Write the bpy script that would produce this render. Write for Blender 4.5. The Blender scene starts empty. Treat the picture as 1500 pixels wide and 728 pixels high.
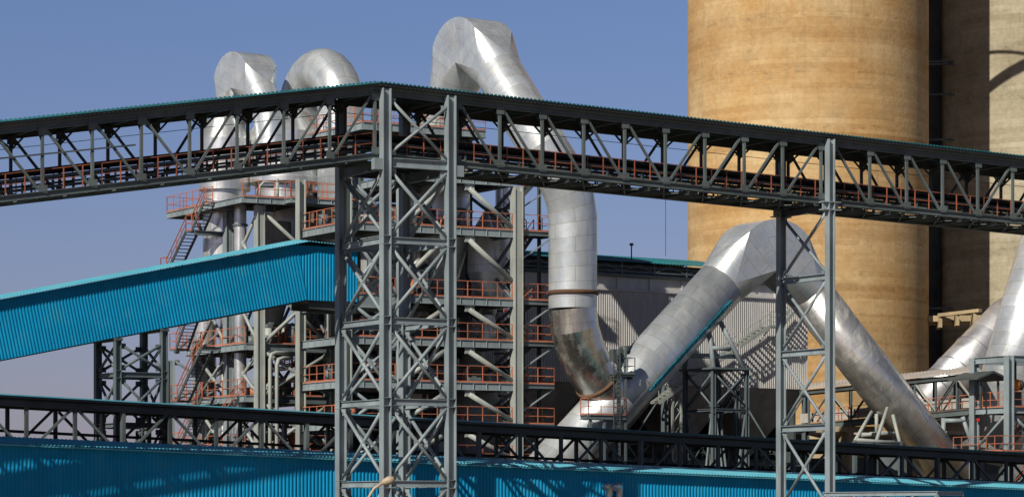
import bpy, math, random
from mathutils import Vector
random.seed(7)
R = math.radians
sc = bpy.context.scene
col = sc.collection
F, H, CZ = 4500.0, 760.0, 9.0
O = (-7.08, 165.0); U2 = (.8677, .4970); V2 = (-.4970, .8677)
U = Vector((U2[0], U2[1], 0)); V = Vector((V2[0], V2[1], 0)); Z = Vector((0, 0, 1))

# ---- plant grid: t along the galleries, w across them -------------------------
def T(px, w):
    k = (px - 750) / F
    return (k * (O[1] + w * V2[1]) - (O[0] + w * V2[0])) / (U2[0] - k * U2[1])
def G(t, w, z):
    return Vector((O[0] + t * U2[0] + w * V2[0], O[1] + t * U2[1] + w * V2[1], z))
def GP(px, py, w):
    p = G(T(px, w), w, 0)
    p.z = CZ + (H - py) * p.y / F
    return p
def PY(px, py, y):
    return Vector(((px - 750) / F * y, y, CZ + (H - py) * y / F))
def lerp(a, b, s): return a + (b - a) * s

# ---- materials --------------------------------------------------------------
def newmat(name):
    m = bpy.data.materials.new(name); m.use_nodes = True
    nt = m.node_tree; b = nt.nodes['Principled BSDF']
    return m, nt, b
def nd(nt, typ, **kw):
    n = nt.nodes.new(typ)
    for k, v in kw.items():
        if k.startswith('i_'):
            key = k[2:].replace('_', ' ')
            n.inputs[key].default_value = v
        else: setattr(n, k, v)
    return n
def mix(nt, fac, a, b, blend='MIX'):
    n = nt.nodes.new('ShaderNodeMix'); n.data_type = 'RGBA'; n.blend_type = blend
    for i, x in ((0, fac), (6, a), (7, b)):
        if isinstance(x, (int, float)): n.inputs[i].default_value = x
        elif isinstance(x, tuple): n.inputs[i].default_value = (*x, 1) if len(x) == 3 else x
        else: nt.links.new(x, n.inputs[i])
    return n.outputs[2]
def ramp(nt, src, a, b, ca=(0, 0, 0, 1), cb=(1, 1, 1, 1)):
    r = nt.nodes.new('ShaderNodeValToRGB'); e = r.color_ramp.elements
    e[0].position = a; e[1].position = b; e[0].color = ca; e[1].color = cb
    nt.links.new(src, r.inputs[0]); return r.outputs[0]
def noise(nt, vec, scale, detail=4, rough=.55, sc3=None, dist=0):
    if sc3:
        mp = nt.nodes.new('ShaderNodeMapping'); mp.inputs['Scale'].default_value = sc3
        nt.links.new(vec, mp.inputs[0]); vec = mp.outputs[0]
    n = nd(nt, 'ShaderNodeTexNoise'); n.inputs['Scale'].default_value = scale
    n.inputs['Detail'].default_value = detail; n.inputs['Roughness'].default_value = rough
    n.inputs['Distortion'].default_value = dist
    nt.links.new(vec, n.inputs['Vector']); return n.outputs[0]
def paint(name, c, rough=.5, metal=0., vary=.25, rust=0., streak=.3, rustc=(.16, .07, .03), tint=None):
    m, nt, b = newmat(name)
    tc = nd(nt, 'ShaderNodeTexCoord').outputs['Object']
    n1 = noise(nt, tc, .45, 5); n2 = noise(nt, tc, 2.2, 5, .6, (1, 1, .18))
    dark = tuple(x * (1 - vary * 1.6) for x in c); lite = tuple(min(1, x * (1 + vary)) for x in c)
    o = mix(nt, ramp(nt, n1, .3, .7), dark, lite)
    o = mix(nt, ramp(nt, n2, .5, .78), o, tuple(x * (1 - streak) for x in c))
    if tint: o = mix(nt, ramp(nt, noise(nt, tc, .9, 3), .52, .7), o, tint)
    if rust > 0:
        n3 = noise(nt, tc, 3.1, 8, .7)
        o = mix(nt, ramp(nt, n3, .70 - rust * .16, .76 - rust * .12), o, rustc)
    nt.links.new(o, b.inputs['Base Color'])
    b.inputs['Roughness'].default_value = rough; b.inputs['Metallic'].default_value = metal
    if 'cladding' in name and c[0] < .1: b.inputs['Specular IOR Level'].default_value = .2
    n4 = noise(nt, tc, 9, 3)
    rr = nd(nt, 'ShaderNodeMapRange'); rr.inputs[3].default_value = rough - .1; rr.inputs[4].default_value = rough + .15
    nt.links.new(n4, rr.inputs[0]); nt.links.new(rr.outputs[0], b.inputs['Roughness'])
    return m
M = {}
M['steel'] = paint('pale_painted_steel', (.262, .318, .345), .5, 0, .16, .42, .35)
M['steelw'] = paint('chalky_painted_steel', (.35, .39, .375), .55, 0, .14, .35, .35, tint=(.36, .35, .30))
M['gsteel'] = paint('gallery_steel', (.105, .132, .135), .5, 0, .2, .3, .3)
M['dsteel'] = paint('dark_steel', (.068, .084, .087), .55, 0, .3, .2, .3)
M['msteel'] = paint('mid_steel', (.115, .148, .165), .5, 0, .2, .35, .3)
M['orange'] = paint('faded_orange_paint', (.50, .165, .09), .55, 0, .2, .1, .3)
M['orangeg'] = paint('shaded_orange_paint', (.33, .10, .05), .6, 0, .3, .2, .4)  # darker orange: shade on the gallery rails is put into the colour
M['blue'] = paint('blue_cladding', (.004, .275, .53), .5, 0, .09, 0, .14, tint=(.02, .28, .48))
M['broof'] = paint('pale_blue_roofing', (.10, .42, .56), .4, 0, .12, 0, .15, tint=(.14, .40, .46))
M['teal'] = paint('teal_roofing', (.015, .16, .19), .4, 0, .2, 0, .3)
M['edge'] = paint('sunlit_cyan_edge', (.04, .25, .30), .5, 0, .2, 0, .3)  # brighter than the roof: sunlit sheet lip put into the colour
M['grey'] = paint('grey_cladding', (.56, .56, .56), .55, 0, .10, .03, .25, tint=(.50, .48, .44))
M['greyd'] = paint('grey_hopper_plate', (.30, .29, .275), .6, 0, .25, .3, .4)
M['belt'] = paint('black_rubber', (.012, .012, .013), .8, 0, .2, 0, .2)
M['rust'] = paint('rusty_band', (.13, .07, .04), .8, 0, .4, .2, .4)
M['conc'] = paint('bracket_concrete', (.42, .33, .20), .85, 0, .2, .1, .3)
M['asph'] = paint('sheet_roofing', (.42, .39, .36), .7, 0, .15, .1, .2)
M['white'] = paint('white_plaster', (.7, .68, .64), .7, 0, .1, 0, .2)
M['red'] = paint('red_paint', (.5, .02, .02), .5, 0, .1, 0, .1)
M['amber'] = paint('orange_motor_paint', (.8, .26, .02), .4, 0, .1, 0, .1)
M['lamp'] = paint('lamp_housing', (.45, .36, .26), .5, 0, .1, 0, .1)

def duct_mat(name, base=(.80, .84, .87), rough=.27, seam=(.36, .31, .22), seamamt=.5, brick=(2.3, 1.0), metal=.88, wob=.5, stain=.5, seamw=.022):
    m, nt, b = newmat(name)
    uv = nd(nt, 'ShaderNodeTexCoord').outputs['UV']; ob = nt.nodes[-1].outputs['Object']
    br = nd(nt, 'ShaderNodeTexBrick'); br.offset = .37
    br.inputs['Color1'].default_value = (.15, .15, .15, 1); br.inputs['Color2'].default_value = (.85, .85, .85, 1)
    br.inputs['Mortar'].default_value = (.5, .5, .5, 1); br.inputs['Scale'].default_value = 1
    br.inputs['Mortar Size'].default_value = seamw; br.inputs['Mortar Smooth'].default_value = .2
    br.inputs['Brick Width'].default_value = brick[0]; br.inputs['Row Height'].default_value = brick[1]
    nt.links.new(uv, br.inputs['Vector'])
    n1 = noise(nt, ob, .35, 6, .65); n2 = noise(nt, ob, 1.3, 8, .7, (1, 1, .5))
    c = mix(nt, ramp(nt, n1, .35, .65), tuple(x * .72 for x in base), base)
    c = mix(nt, .16, c, br.outputs['Color'], 'SOFT_LIGHT')
    c = mix(nt, ramp(nt, n2, .50, .74, (0, 0, 0, 1), (stain,) * 3 + (1,)), c, (.50, .43, .30))
    c = mix(nt, ramp(nt, noise(nt, uv, 1, 6, .7, (2.5, .35, 1)), .56, .8, (0, 0, 0, 1), (stain * .8,) * 3 + (1,)), c, (.34, .40, .47))
    sm = mix(nt, br.outputs['Fac'], (0, 0, 0), (seamamt,) * 3)
    c = mix(nt, sm, c, seam)
    nt.links.new(c, b.inputs['Base Color'])
    mr = nd(nt, 'ShaderNodeMapRange'); mr.inputs[3].default_value = metal; mr.inputs[4].default_value = metal * .45
    nt.links.new(ramp(nt, n2, .5, .8), mr.inputs[0]); nt.links.new(mr.outputs[0], b.inputs['Metallic'])
    ad = nd(nt, 'ShaderNodeMath', operation='MULTIPLY_ADD'); ad.inputs[1].default_value = .16
    nt.links.new(br.outputs['Color'], ad.inputs[0])
    rr = nd(nt, 'ShaderNodeMapRange'); rr.inputs[3].default_value = rough - .16; rr.inputs[4].default_value = rough + .12
    nt.links.new(noise(nt, ob, 1.1, 8, .75), rr.inputs[0]); nt.links.new(rr.outputs[0], ad.inputs[2])
    nt.links.new(ad.outputs[0], b.inputs['Roughness'])
    bp = nd(nt, 'ShaderNodeBump'); bp.inputs['Strength'].default_value = wob; bp.inputs['Distance'].default_value = .12
    nb = noise(nt, uv, .8, 2, .5, (1.3, .55, 1))
    pan = nd(nt, 'ShaderNodeMath', operation='MULTIPLY_ADD'); pan.inputs[1].default_value = .10
    nt.links.new(br.outputs['Color'], pan.inputs[0]); nt.links.new(nb, pan.inputs[2])
    nt.links.new(pan.outputs[0], bp.inputs['Height']); nt.links.new(bp.outputs[0], b.inputs['Normal'])
    return m
M['duct'] = duct_mat('aluminium_lagging', (.72, .78, .83), .34, metal=.58, wob=.34, stain=.4, seamamt=.6)
M['ductp'] = duct_mat('polished_lagging', (.82, .80, .75), .22, metal=.95, wob=.24, stain=.2, seamamt=.45)
M['ductq'] = duct_mat('worn_polished_lagging', (.80, .79, .76), .27, metal=.85, wob=.22, stain=.3, seamamt=.55)
M['ductb'] = duct_mat('smooth_steel_tube', (.74, .75, .78), .34, (.3, .3, .3), .5, (40, 2.6), .8, .06, .03, .03)
M['drum'] = duct_mat('drum_lagging', (.80, .82, .82), .27, (.3, .3, .28), .35, (1.0, 3.0), .75, .5, .3)

def silo_mat(name, base, pale, dark):
    m, nt, b = newmat(name)
    uv = nd(nt, 'ShaderNodeTexCoord').outputs['UV']
    def lifts(rowh, amt, off):
        br = nd(nt, 'ShaderNodeTexBrick'); br.offset = off; br.inputs['Scale'].default_value = 1
        br.inputs['Color1'].default_value = (.5 - amt,) * 3 + (1,); br.inputs['Color2'].default_value = (.5 + amt,) * 3 + (1,)
        br.inputs['Mortar'].default_value = (.5 - amt * 1.5,) * 3 + (1,); br.inputs['Brick Width'].default_value = 9.3 if rowh < 1 else 70
        br.inputs['Row Height'].default_value = rowh; br.inputs['Mortar Size'].default_value = .018; br.inputs['Mortar Smooth'].default_value = 1
        wob = nd(nt, 'ShaderNodeVectorMath', operation='ADD'); nt.links.new(uv, wob.inputs[0])
        nn = noise(nt, uv, .6, 5, .6); sc_ = nd(nt, 'ShaderNodeCombineXYZ'); ml = nd(nt, 'ShaderNodeMath', operation='MULTIPLY'); ml.inputs[1].default_value = .35
        nt.links.new(nn, ml.inputs[0]); nt.links.new(ml.outputs[0], sc_.inputs[1]); nt.links.new(sc_.outputs[0], wob.inputs[1])
        nt.links.new(wob.outputs[0], br.inputs['Vector']); return br.outputs['Color']
    patch = noise(nt, uv, .16, 7, .62); spk = noise(nt, uv, 2.2, 8, .75); blot = noise(nt, uv, .5, 8, .68)
    st = noise(nt, uv, 1, 7, .7, (1.5, .07, 1)); st2 = noise(nt, uv, 1, 6, .65, (3.6, .16, 1))
    c = mix(nt, ramp(nt, patch, .40, .62), base, pale)
    c = mix(nt, ramp(nt, blot, .50, .70, (0, 0, 0, 1), (.8, .8, .8, 1)), c, dark)
    c = mix(nt, 1, c, lifts(1.25, .13, 0), 'SOFT_LIGHT'); c = mix(nt, 1, c, lifts(.42, .08, .4), 'SOFT_LIGHT')
    c = mix(nt, ramp(nt, st, .54, .74, (0, 0, 0, 1), (.5, .5, .5, 1)), c, tuple(x * .8 for x in dark))
    c = mix(nt, ramp(nt, st2, .58, .72, (0, 0, 0, 1), (.5, .5, .5, 1)), c, pale)
    c = mix(nt, .8, c, ramp(nt, spk, .25, .75, (.28, .28, .28, 1), (.72, .72, .72, 1)), 'SOFT_LIGHT')
    # rough dirty drip lines at a few lift joints
    sy = nd(nt, 'ShaderNodeSeparateXYZ'); nt.links.new(uv, sy.inputs[0])
    w1 = nd(nt, 'ShaderNodeMath', operation='MULTIPLY_ADD'); w1.inputs[1].default_value = 1.6
    nt.links.new(blot, w1.inputs[0]); nt.links.new(sy.outputs[1], w1.inputs[2])
    pp = nd(nt, 'ShaderNodeMath', operation='PINGPONG'); pp.inputs[1].default_value = 2.35; nt.links.new(w1.outputs[0], pp.inputs[0])
    dr = mix(nt, 1, ramp(nt, pp.outputs[0], .0, .28, (1, 1, 1, 1), (0, 0, 0, 1)), ramp(nt, noise(nt, uv, 1, 8, .8, (.9, 2.4, 1)), .50, .62), 'MULTIPLY')
    dr = mix(nt, 1, dr, (.75, .75, .75), 'MULTIPLY')
    c = mix(nt, dr, c, tuple(x * .5 for x in dark))
    nt.links.new(c, b.inputs['Base Color']); b.inputs['Roughness'].default_value = .92; b.inputs['Specular IOR Level'].default_value = .2
    bp = nd(nt, 'ShaderNodeBump'); bp.inputs['Strength'].default_value = .6; bp.inputs['Distance'].default_value = .06
    nt.links.new(spk, bp.inputs['Height']); nt.links.new(bp.outputs[0], b.inputs['Normal'])
    return m
M['silo'] = silo_mat('ochre_concrete', (.49, .30, .125), (.56, .40, .21), (.40, .28, .145))
M['silo2'] = silo_mat('pale_concrete', (.36, .32, .225), (.42, .38, .28), (.27, .24, .17))

# ---- mesh builder ------------------------------------------------------------
class MB:
    def __init__(s): s.v = []; s.f = []; s.uv = {}; s.sm = set(); s.sharp = []
    def quadbox(s, o, a, b, c):
        n = len(s.v)
        for k in range(8):
            s.v.append(o + a * (1 if k & 1 else -1) + b * (1 if k & 2 else -1) + c * (1 if k & 4 else -1))
        for q in ((0, 2, 3, 1), (4, 5, 7, 6), (0, 1, 5, 4), (2, 6, 7, 3), (0, 4, 6, 2), (1, 3, 7, 5)):
            s.f.append(tuple(n + i for i in q))
        return s
    def bar(s, p, q, w, h=None, up=Z, shift=0):
        h = h or w; d = q - p; L = d.length; d = d / L
        up = up if abs(d.dot(up)) < .98 else U
        a = d.cross(up).normalized(); c = a.cross(d).normalized()
        return s.quadbox((p + q) / 2, d * (L / 2), a * (w / 2), c * (h / 2))
    def ibeam(s, p, q, w=.22, h=.4, t=.035, up=Z):
        d = (q - p).normalized(); a = d.cross(up).normalized(); c = a.cross(d).normalized()
        s.bar(p + c * (h / 2 - t / 2), q + c * (h / 2 - t / 2), w, t, up)
        s.bar(p - c * (h / 2 - t / 2), q - c * (h / 2 - t / 2), w, t, up)
        return s.bar(p, q, t, h - 2 * t - .002, up)
    def hcol(s, p, z1, fl=.45, dp=.40, t=.045, un=U):
        q = Vector((p.x, p.y, z1)); vn = Vector((-un.y, un.x, 0))
        for sg in (-1, 1):
            o = un * (sg * (dp / 2 - t / 2)); s.quadbox((p + q) / 2 + o, un * (t / 2), vn * (fl / 2), Z * ((z1 - p.z) / 2))
        return s.quadbox((p + q) / 2, un * (dp / 2 - t - .001), vn * (t / 2), Z * ((z1 - p.z) / 2))
    def tube(s, p, q, r, n=8, r2=None, cap=True):
        r2 = r if r2 is None else r2
        d = (q - p).normalized(); up = Z if abs(d.z) < .95 else U
        a = d.cross(up).normalized(); c = a.cross(d); b = len(s.v)
        for i in range(n):
            an = 2 * math.pi * i / n; o = a * math.cos(an) + c * math.sin(an)
            s.v.append(p + o * r); s.v.append(q + o * r2)
        for i in range(n):
            j = (i + 1) % n; s.sm.add(len(s.f)); s.f.append((b + 2 * i, b + 2 * j, b + 2 * j + 1, b + 2 * i + 1))
        if cap:
            s.f.append(tuple(b + 2 * i for i in range(n))[::-1]); s.f.append(tuple(b + 2 * i + 1 for i in range(n)))
        return s
    def sweep(s, pts, r, n=40, cap=True, sharp=True):
        """pipe along a polyline, rings on the mitre planes; uv in metres"""
        rs = r if isinstance(r, (list, tuple)) else [r] * len(pts)
        m = len(pts); dirs = [(pts[i + 1] - pts[i]).normalized() for i in range(m - 1)]
        a = dirs[0].cross(Z)
        if a.length < .05: a = dirs[0].cross(V)
        a.normalize(); c = a.cross(dirs[0]); b = len(s.v); arc = 0; vv = []
        for i in range(m):
            if i > 0: arc += (pts[i] - pts[i - 1]).length
            d = dirs[min(i, m - 2)]; dp = dirs[max(i - 1, 0)]
            nrm = (d + dp).normalized()
            if i > 0:   # parallel transport of frame onto dp
                a = (a - dp * a.dot(dp)).normalized(); c = a.cross(dp)
            for k in range(n):
                an = 2 * math.pi * k / n; o = (a * math.cos(an) + c * math.sin(an)) * rs[i]
                x = pts[i] + o
                tt = (pts[i] - x).dot(nrm) / dp.dot(nrm)
                s.v.append(x + dp * tt); vv.append(arc + tt)
        for i in range(m - 1):
            for k in range(n):
                j = (k + 1) % n; fi = len(s.f); s.sm.add(fi)
                q = (b + i * n + k, b + i * n + j, b + (i + 1) * n + j, b + (i + 1) * n + k)
                s.f.append(q)
                u0 = 2 * math.pi * rs[i] * k / n; u1 = 2 * math.pi * rs[i] * (k + 1) / n
                s.uv[fi] = [(u0, vv[q[0] - b]), (u1, vv[q[1] - b]), (u1, vv[q[2] - b]), (u0, vv[q[3] - b])]
        if sharp:
            for i in range(1, m - 1):
                if dirs[i].angle(dirs[i - 1]) > R(14):
                    for k in range(n): s.sharp.append((b + i * n + k, b + i * n + (k + 1) % n))
        if cap:
            s.f.append(tuple(b + k for k in range(n))[::-1]); s.f.append(tuple(b + (m - 1) * n + k for k in range(n)))
        return s
    def lathe(s, c, prof, n=48, cap=True):
        b = len(s.v); r0 = max(p[0] for p in prof); acc = 0; accs = []
        for i, (r, z) in enumerate(prof):
            if i: acc += math.hypot(r - prof[i - 1][0], z - prof[i - 1][1])
            accs.append(acc)
            for k in range(n):
                an = 2 * math.pi * k / n; s.v.append(Vector((c.x + r * math.cos(an), c.y + r * math.sin(an), z)))
        for i in range(len(prof) - 1):
            for k in range(n):
                j = (k + 1) % n; fi = len(s.f); s.sm.add(fi)
                s.f.append((b + i * n + k, b + i * n + j, b + (i + 1) * n + j, b + (i + 1) * n + k))
                u0 = 2 * math.pi * r0 * k / n; u1 = 2 * math.pi * r0 * (k + 1) / n
                s.uv[fi] = [(u0, accs[i]), (u1, accs[i]), (u1, accs[i + 1]), (u0, accs[i + 1])]
            for k in range(n): s.sharp.append((b + i * n + k, b + i * n + (k + 1) % n))
        if cap:
            s.f.append(tuple(b + k for k in range(n))[::-1]); s.f.append(tuple(b + (len(prof) - 1) * n + k for k in range(n)))
        return s
    def corr(s, A, L, Hh, N, pitch=.21, amp=.045, Hend=None):
        """ribbed sheet: A corner, L along, Hh down the ribs (Hend: rib vector at the far end)"""
        n = max(1, int(L.length / pitch)); b = len(s.v); k = 0
        Hend = Hend or Hh
        for i in range(n + 1):
            for fr, o in ((0, 0), (.42, 0), (.55, 1), (.87, 1)):
                x = (i + fr) / n
                if x > 1: continue
                p = A + L * x + N * (amp * o); hv = Hh.lerp(Hend, x)
                s.v.append(p); s.v.append(p + hv); k += 1
        for i in range(k - 1):
            s.f.append((b + 2 * i, b + 2 * i + 2, b + 2 * i + 3, b + 2 * i + 1))
        return s
    def poly(s, pts):
        b = len(s.v); s.v += pts; s.f.append(tuple(range(b, b + len(pts)))); return s
    def prism(s, pts, d):
        b = len(s.v); n = len(pts); s.v += pts; s.v += [p + d for p in pts]
        s.f.append(tuple(range(b, b + n))[::-1]); s.f.append(tuple(range(b + n, b + 2 * n)))
        for i in range(n):
            j = (i + 1) % n; s.f.append((b + i, b + j, b + n + j, b + n + i))
        return s
    def build(s, name, mat, parent=None, origin=None):
        if parent is not None: org = WO[parent.name]
        else: org = origin if origin is not None else Vector((0, 0, 0))
        me = bpy.data.meshes.new(name)
        me.from_pydata([tuple(p - org) for p in s.v], [], s.f)
        me.polygons.foreach_set('use_smooth', [i in s.sm for i in range(len(s.f))])
        if s.uv:
            ul = me.uv_layers.new(name='UVMap')
            for fi, q in s.uv.items():
                p = me.polygons[fi]
                for li, c in zip(p.loop_indices, q): ul.data[li].uv = c
        if s.sharp:
            es = {tuple(sorted(e)) for e in s.sharp}
            at = me.attributes.new('sharp_edge', 'BOOLEAN', 'EDGE')
            for e in me.edges:
                if tuple(sorted(e.vertices)) in es: at.data[e.index].value = True
        me.materials.append(M[mat] if isinstance(mat, str) else mat)
        o = bpy.data.objects.new(name, me); col.objects.link(o)
        if parent is not None: o.parent = parent
        else: o.location = org
        WO[o.name] = org
        return o
WO = {}
def tag(o, label=None, cat=None, group=None, kind=None):
    if label: o['label'] = label
    if cat: o['category'] = cat
    if group: o['group'] = group
    if kind: o['kind'] = kind
    return o
def thing(name, label, cat, loc, group=None):
    o = bpy.data.objects.new(name, None); o.empty_display_size = .5; col.objects.link(o)
    o.location = loc; WO[o.name] = Vector(loc)
    return tag(o, label, cat, group)

def rail(pts, h=1.1, sp=1.15, t=.042, mb=None, mid=2):
    """handrail along a polyline of floor points"""
    m = mb or MB()
    for a, b in zip(pts, pts[1:]):
        L = (b - a).length; n = max(1, round(L / sp))
        for k in range(n + 1): 
            p = lerp(a, b, k / n); m.bar(p, p + Z * h, t * 1.15, t * 1.15)
        for j in range(mid):
            zz = h * (1 - j / mid)
            m.bar(a + Z * zz, b + Z * zz, t, t)
        m.bar(a + Z * .06, b + Z * .06, .02, .1)
    return m
def stair(root, a, b, width, side, mat='dsteel', both=False, mrail='orange'):
    """flight from a (top) to b (foot); side = unit vector across"""
    m = MB()
    for k in (0, 1): m.bar(a + side * width * k, b + side * width * k, .06, .26)
    n = max(3, int((a.z - b.z) / .21))
    d = b - a; hd = Vector((d.x, d.y, 0)).normalized()
    for i in range(n + 1):
        p = lerp(a, b, i / n) + side * width / 2
        m.quadbox(p, hd * .13, side * (width / 2 - .035), Z * .02)
    s = m.build('staircase', mat, root)
    r = MB()
    for k in ((0, 1) if both else (0,)):
        o = side * width * k
        r.bar(a + o + Z * 1.0, b + o + Z * 1.0, .05); r.bar(a + o + Z * .55, b + o + Z * .55, .04)
        nn = max(2, round(d.length / 1.0))
        for i in range(nn + 1):
            p = lerp(a, b, i / nn) + o; r.bar(p, p + Z * 1.0, .05)
    r.build('handrail', mrail, s)
def xbrace(root, a0, a1, b0, b1, r=.09, mat='steel', gus=True):
    """X bracing pipes between column a (a0 low, a1 high) and column b, one mesh for each pipe"""
    d_ = (b0 - a0).normalized(); nn = d_.cross(Z) * .02
    g_ = min(.2, r * 1.9)
    def gp_(m, p, sg, uz): m.quadbox(p + d_ * sg * g_ + Z * uz * g_ * .6, d_ * g_, Z * g_, nn)
    m = MB(); m.tube(a0, b1, r, 8); gp_(m, a0, 1, 1); gp_(m, b1, -1, -1); m.build('brace', mat, root)
    m = MB(); m.tube(a1, b0, r, 8); gp_(m, a1, 1, -1); gp_(m, b0, -1, 1)
    if gus:
        c = (a0 + b1 + a1 + b0) / 4; d = (b0 - a0).normalized()
        m.quadbox(c, d * r * 2.4, Z * r * 1.9, d.cross(Z) * .03)
    m.build('brace', mat, root)

# ============================ SETTING =======================================
g = MB(); g.poly([Vector((-3000, -200, 0)), Vector((3000, -200, 0)), Vector((3000, 6000, 0)), Vector((-3000, 6000, 0))])
m, nt, b = newmat('dusty_ground'); tc = nd(nt, 'ShaderNodeTexCoord').outputs['Object']
nt.links.new(mix(nt, ramp(nt, noise(nt, tc, .05, 8), .35, .7), (.14, .105, .065), (.22, .17, .105)), b.inputs['Base Color']); b.inputs['Roughness'].default_value = .95
M['ground'] = m
tag(g.build('ground', 'ground'), kind='structure')

# ============================ UPPER CONVEYOR GALLERY ========================
W = 4.5
def zroof(t):    # under side of the roof sheet, world z
    if t < -.4: return CZ + 23.34 + (t + .46) * .1627
    return CZ + 23.34 - (t + .46) * .0317
zbot = lambda t: zroof(t) - 4.02
P1 = [-43.53, -40.83, -38.13, -35.43, -32.73, -30.03, -27.33, -24.63, -21.93, -19.23, -16.53, -13.83, -11.13, -8.43, -5.73, -3.03]
PEAK = -.33
P2 = [4.69, 7.38, 10.08, 12.77, 15.46, 18.17, 20.85, 23.55, 26.23, 28.95]
P3 = [29.77, 32.47, 35.17, 37.84, 40.5, 43.18, 45.9, 48.6]
gal = thing('conveyor_gallery', 'long roofed dark steel truss gallery crossing the upper picture and peaking over the lattice tower', 'conveyor gallery', G(0, W / 2, 0))
segs = [(-45.0, PEAK), (PEAK, 50.5)]
for a, b_ in segs:                                   # roof sheets and purlins
    m = MB()
    A = G(a, -.55, zroof(a)); B = G(b_, -.55, zroof(b_))
    Hh = V * ((W + 1.1) / 2) + Z * .16
    m.corr(A, B - A, Hh, Z, .25, .05)
    m.corr(A + V * (W + 1.1), B - A, -V * ((W + 1.1) / 2) + Z * .16, Z, .25, .05)
    m.build('roof', 'teal', gal)
    m = MB(); k = a
    while k < b_ - .2: m.quadbox(G(k + .13, -.56, zroof(k + .13) + .045), U * .075, V * .02, Z * .035); k += .25
    m.bar(G(a, -.57, zroof(a) + .0), G(b_, -.57, zroof(b_) + .0), .02, .05) if a < -10 else None
    m.build('eave_edge', 'edge' if a < -10 else 'teal', gal)  # cyan strip on the left span stands for sun on the sheet edge
    m = MB()
    for w in (-.45, .9, W - .9, W + .45):
        zz = -.09 + (.03 if w in (-.45, W + .45) else .05)
        m.bar(G(a, w, zroof(a) + zz), G(b_, w, zroof(b_) + zz), .06, .16)
    m.build('purlin', 'dsteel', gal)
for w in (0, W):                                     # chords
    for (a, b_) in ((-45, PEAK - .02), (PEAK + .02, 4.3), (4.35, 29.3), (29.4, 50.5)):
        m = MB(); dz = -.42
        m.ibeam(G(a, w, zroof(a) + dz), G(b_, w, zroof(b_) + dz), .24, .34)
        m.bar(G(a, w - .14, zroof(a) - .2), G(b_, w - .14, zroof(b_) - .2), .03, .22)
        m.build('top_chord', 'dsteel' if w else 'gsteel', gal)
        m = MB(); m.ibeam(G(a, w, zbot(a) + .16), G(b_, w, zbot(b_) + .16), .26, .32)
        m.build('bottom_chord', 'gsteel', gal)
def post(t, w, sz=.145, mat=None):
    m = MB(); m.bar(G(t, w, zbot(t) + .3), G(t, w, zroof(t) - .57), sz, sz, U)
    m.quadbox(G(t, w - .1, zbot(t) + .42), U * .24, V * .012, Z * .2)
    m.quadbox(G(t, w - .1, zroof(t) - .7), U * .24, V * .012, Z * .2)
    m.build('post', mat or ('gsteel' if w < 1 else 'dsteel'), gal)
def diag(t0, top0, t1, w):
    m = MB(); z0 = zroof(t0) - .62 if top0 else zbot(t0) + .36
    z1 = zbot(t1) + .36 if top0 else zroof(t1) - .62
    s = .22 if t1 > t0 else -.22
    m.bar(G(t0 + s, w, z0), G(t1 - s, w, z1), .125, .125, V)
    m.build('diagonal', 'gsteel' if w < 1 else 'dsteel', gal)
for w in (0, W):
    for t in P1 + [PEAK] + P2 + P3: post(t, w)
    seq = P1 + [PEAK]
    for i in range(len(seq) - 1):
        diag(seq[i], seq[i + 1] <= -11.0, seq[i + 1], w)
    for i in range(len(P2) - 1): diag(P2[i], P2[i + 1] <= 18.2, P2[i + 1], w)
    for i in range(len(P3) - 1): diag(P3[i], P3[i + 1] <= 40.6, P3[i + 1], w)
# roof ties, knee braces, floor beams
for t in P1 + [PEAK, 3.97] + P2 + P3:
    m = MB()
    m.bar(G(t, .1, zroof(t) - .42), G(t, W - .1, zroof(t) - .42), .14, .16)
    for sg in (-.62, .62): m.bar(G(t, W - .12, zroof(t) - 1.15), G(t + sg, W - .12, zroof(t + sg) - .6), .09, .09)
    m.bar(G(t, .14, zroof(t) - 1.1), G(t, .75, zroof(t) - .45), .08, .08)
    m.bar(G(t, W - .14, zroof(t) - 1.1), G(t, W - .75, zroof(t) - .45), .08, .08)
    m.build('roof_frame', 'dsteel', gal)
    m = MB(); m.ibeam(G(t, .13, zbot(t) + .14), G(t, W - .13, zbot(t) + .14), .16, .26)
    m.build('floor_beam', 'dsteel', gal)
allt = sorted(P1 + [PEAK] + P2 + P3)
m = MB()
for a, b_ in zip(allt, allt[1:]):
    if b_ - a < 1: continue
    m.bar(G(a, .15, zbot(a) + .05), G(b_, W - .15, zbot(b_) + .05), .07, .05)
    m.bar(G(b_, .15, zbot(b_) + .0), G(a, W - .15, zbot(a) + .0), .07, .05)
    for w in (1.15, W - 1.15): m.bar(G(a, w, zbot(a) + .19), G(b_, w, zbot(b_) + .19), .1, .14)
m.build('floor_bracing', 'gsteel', gal)
m = MB()
for a, b_ in ((-45, PEAK), (PEAK, 50.5)):
    for w in (.72, W - .72):
        m.bar(G(a, w, zbot(a) + .31), G(b_, w, zbot(b_) + .31), 1.0, .04)
m.build('walkway_plate', 'dsteel', gal)
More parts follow.
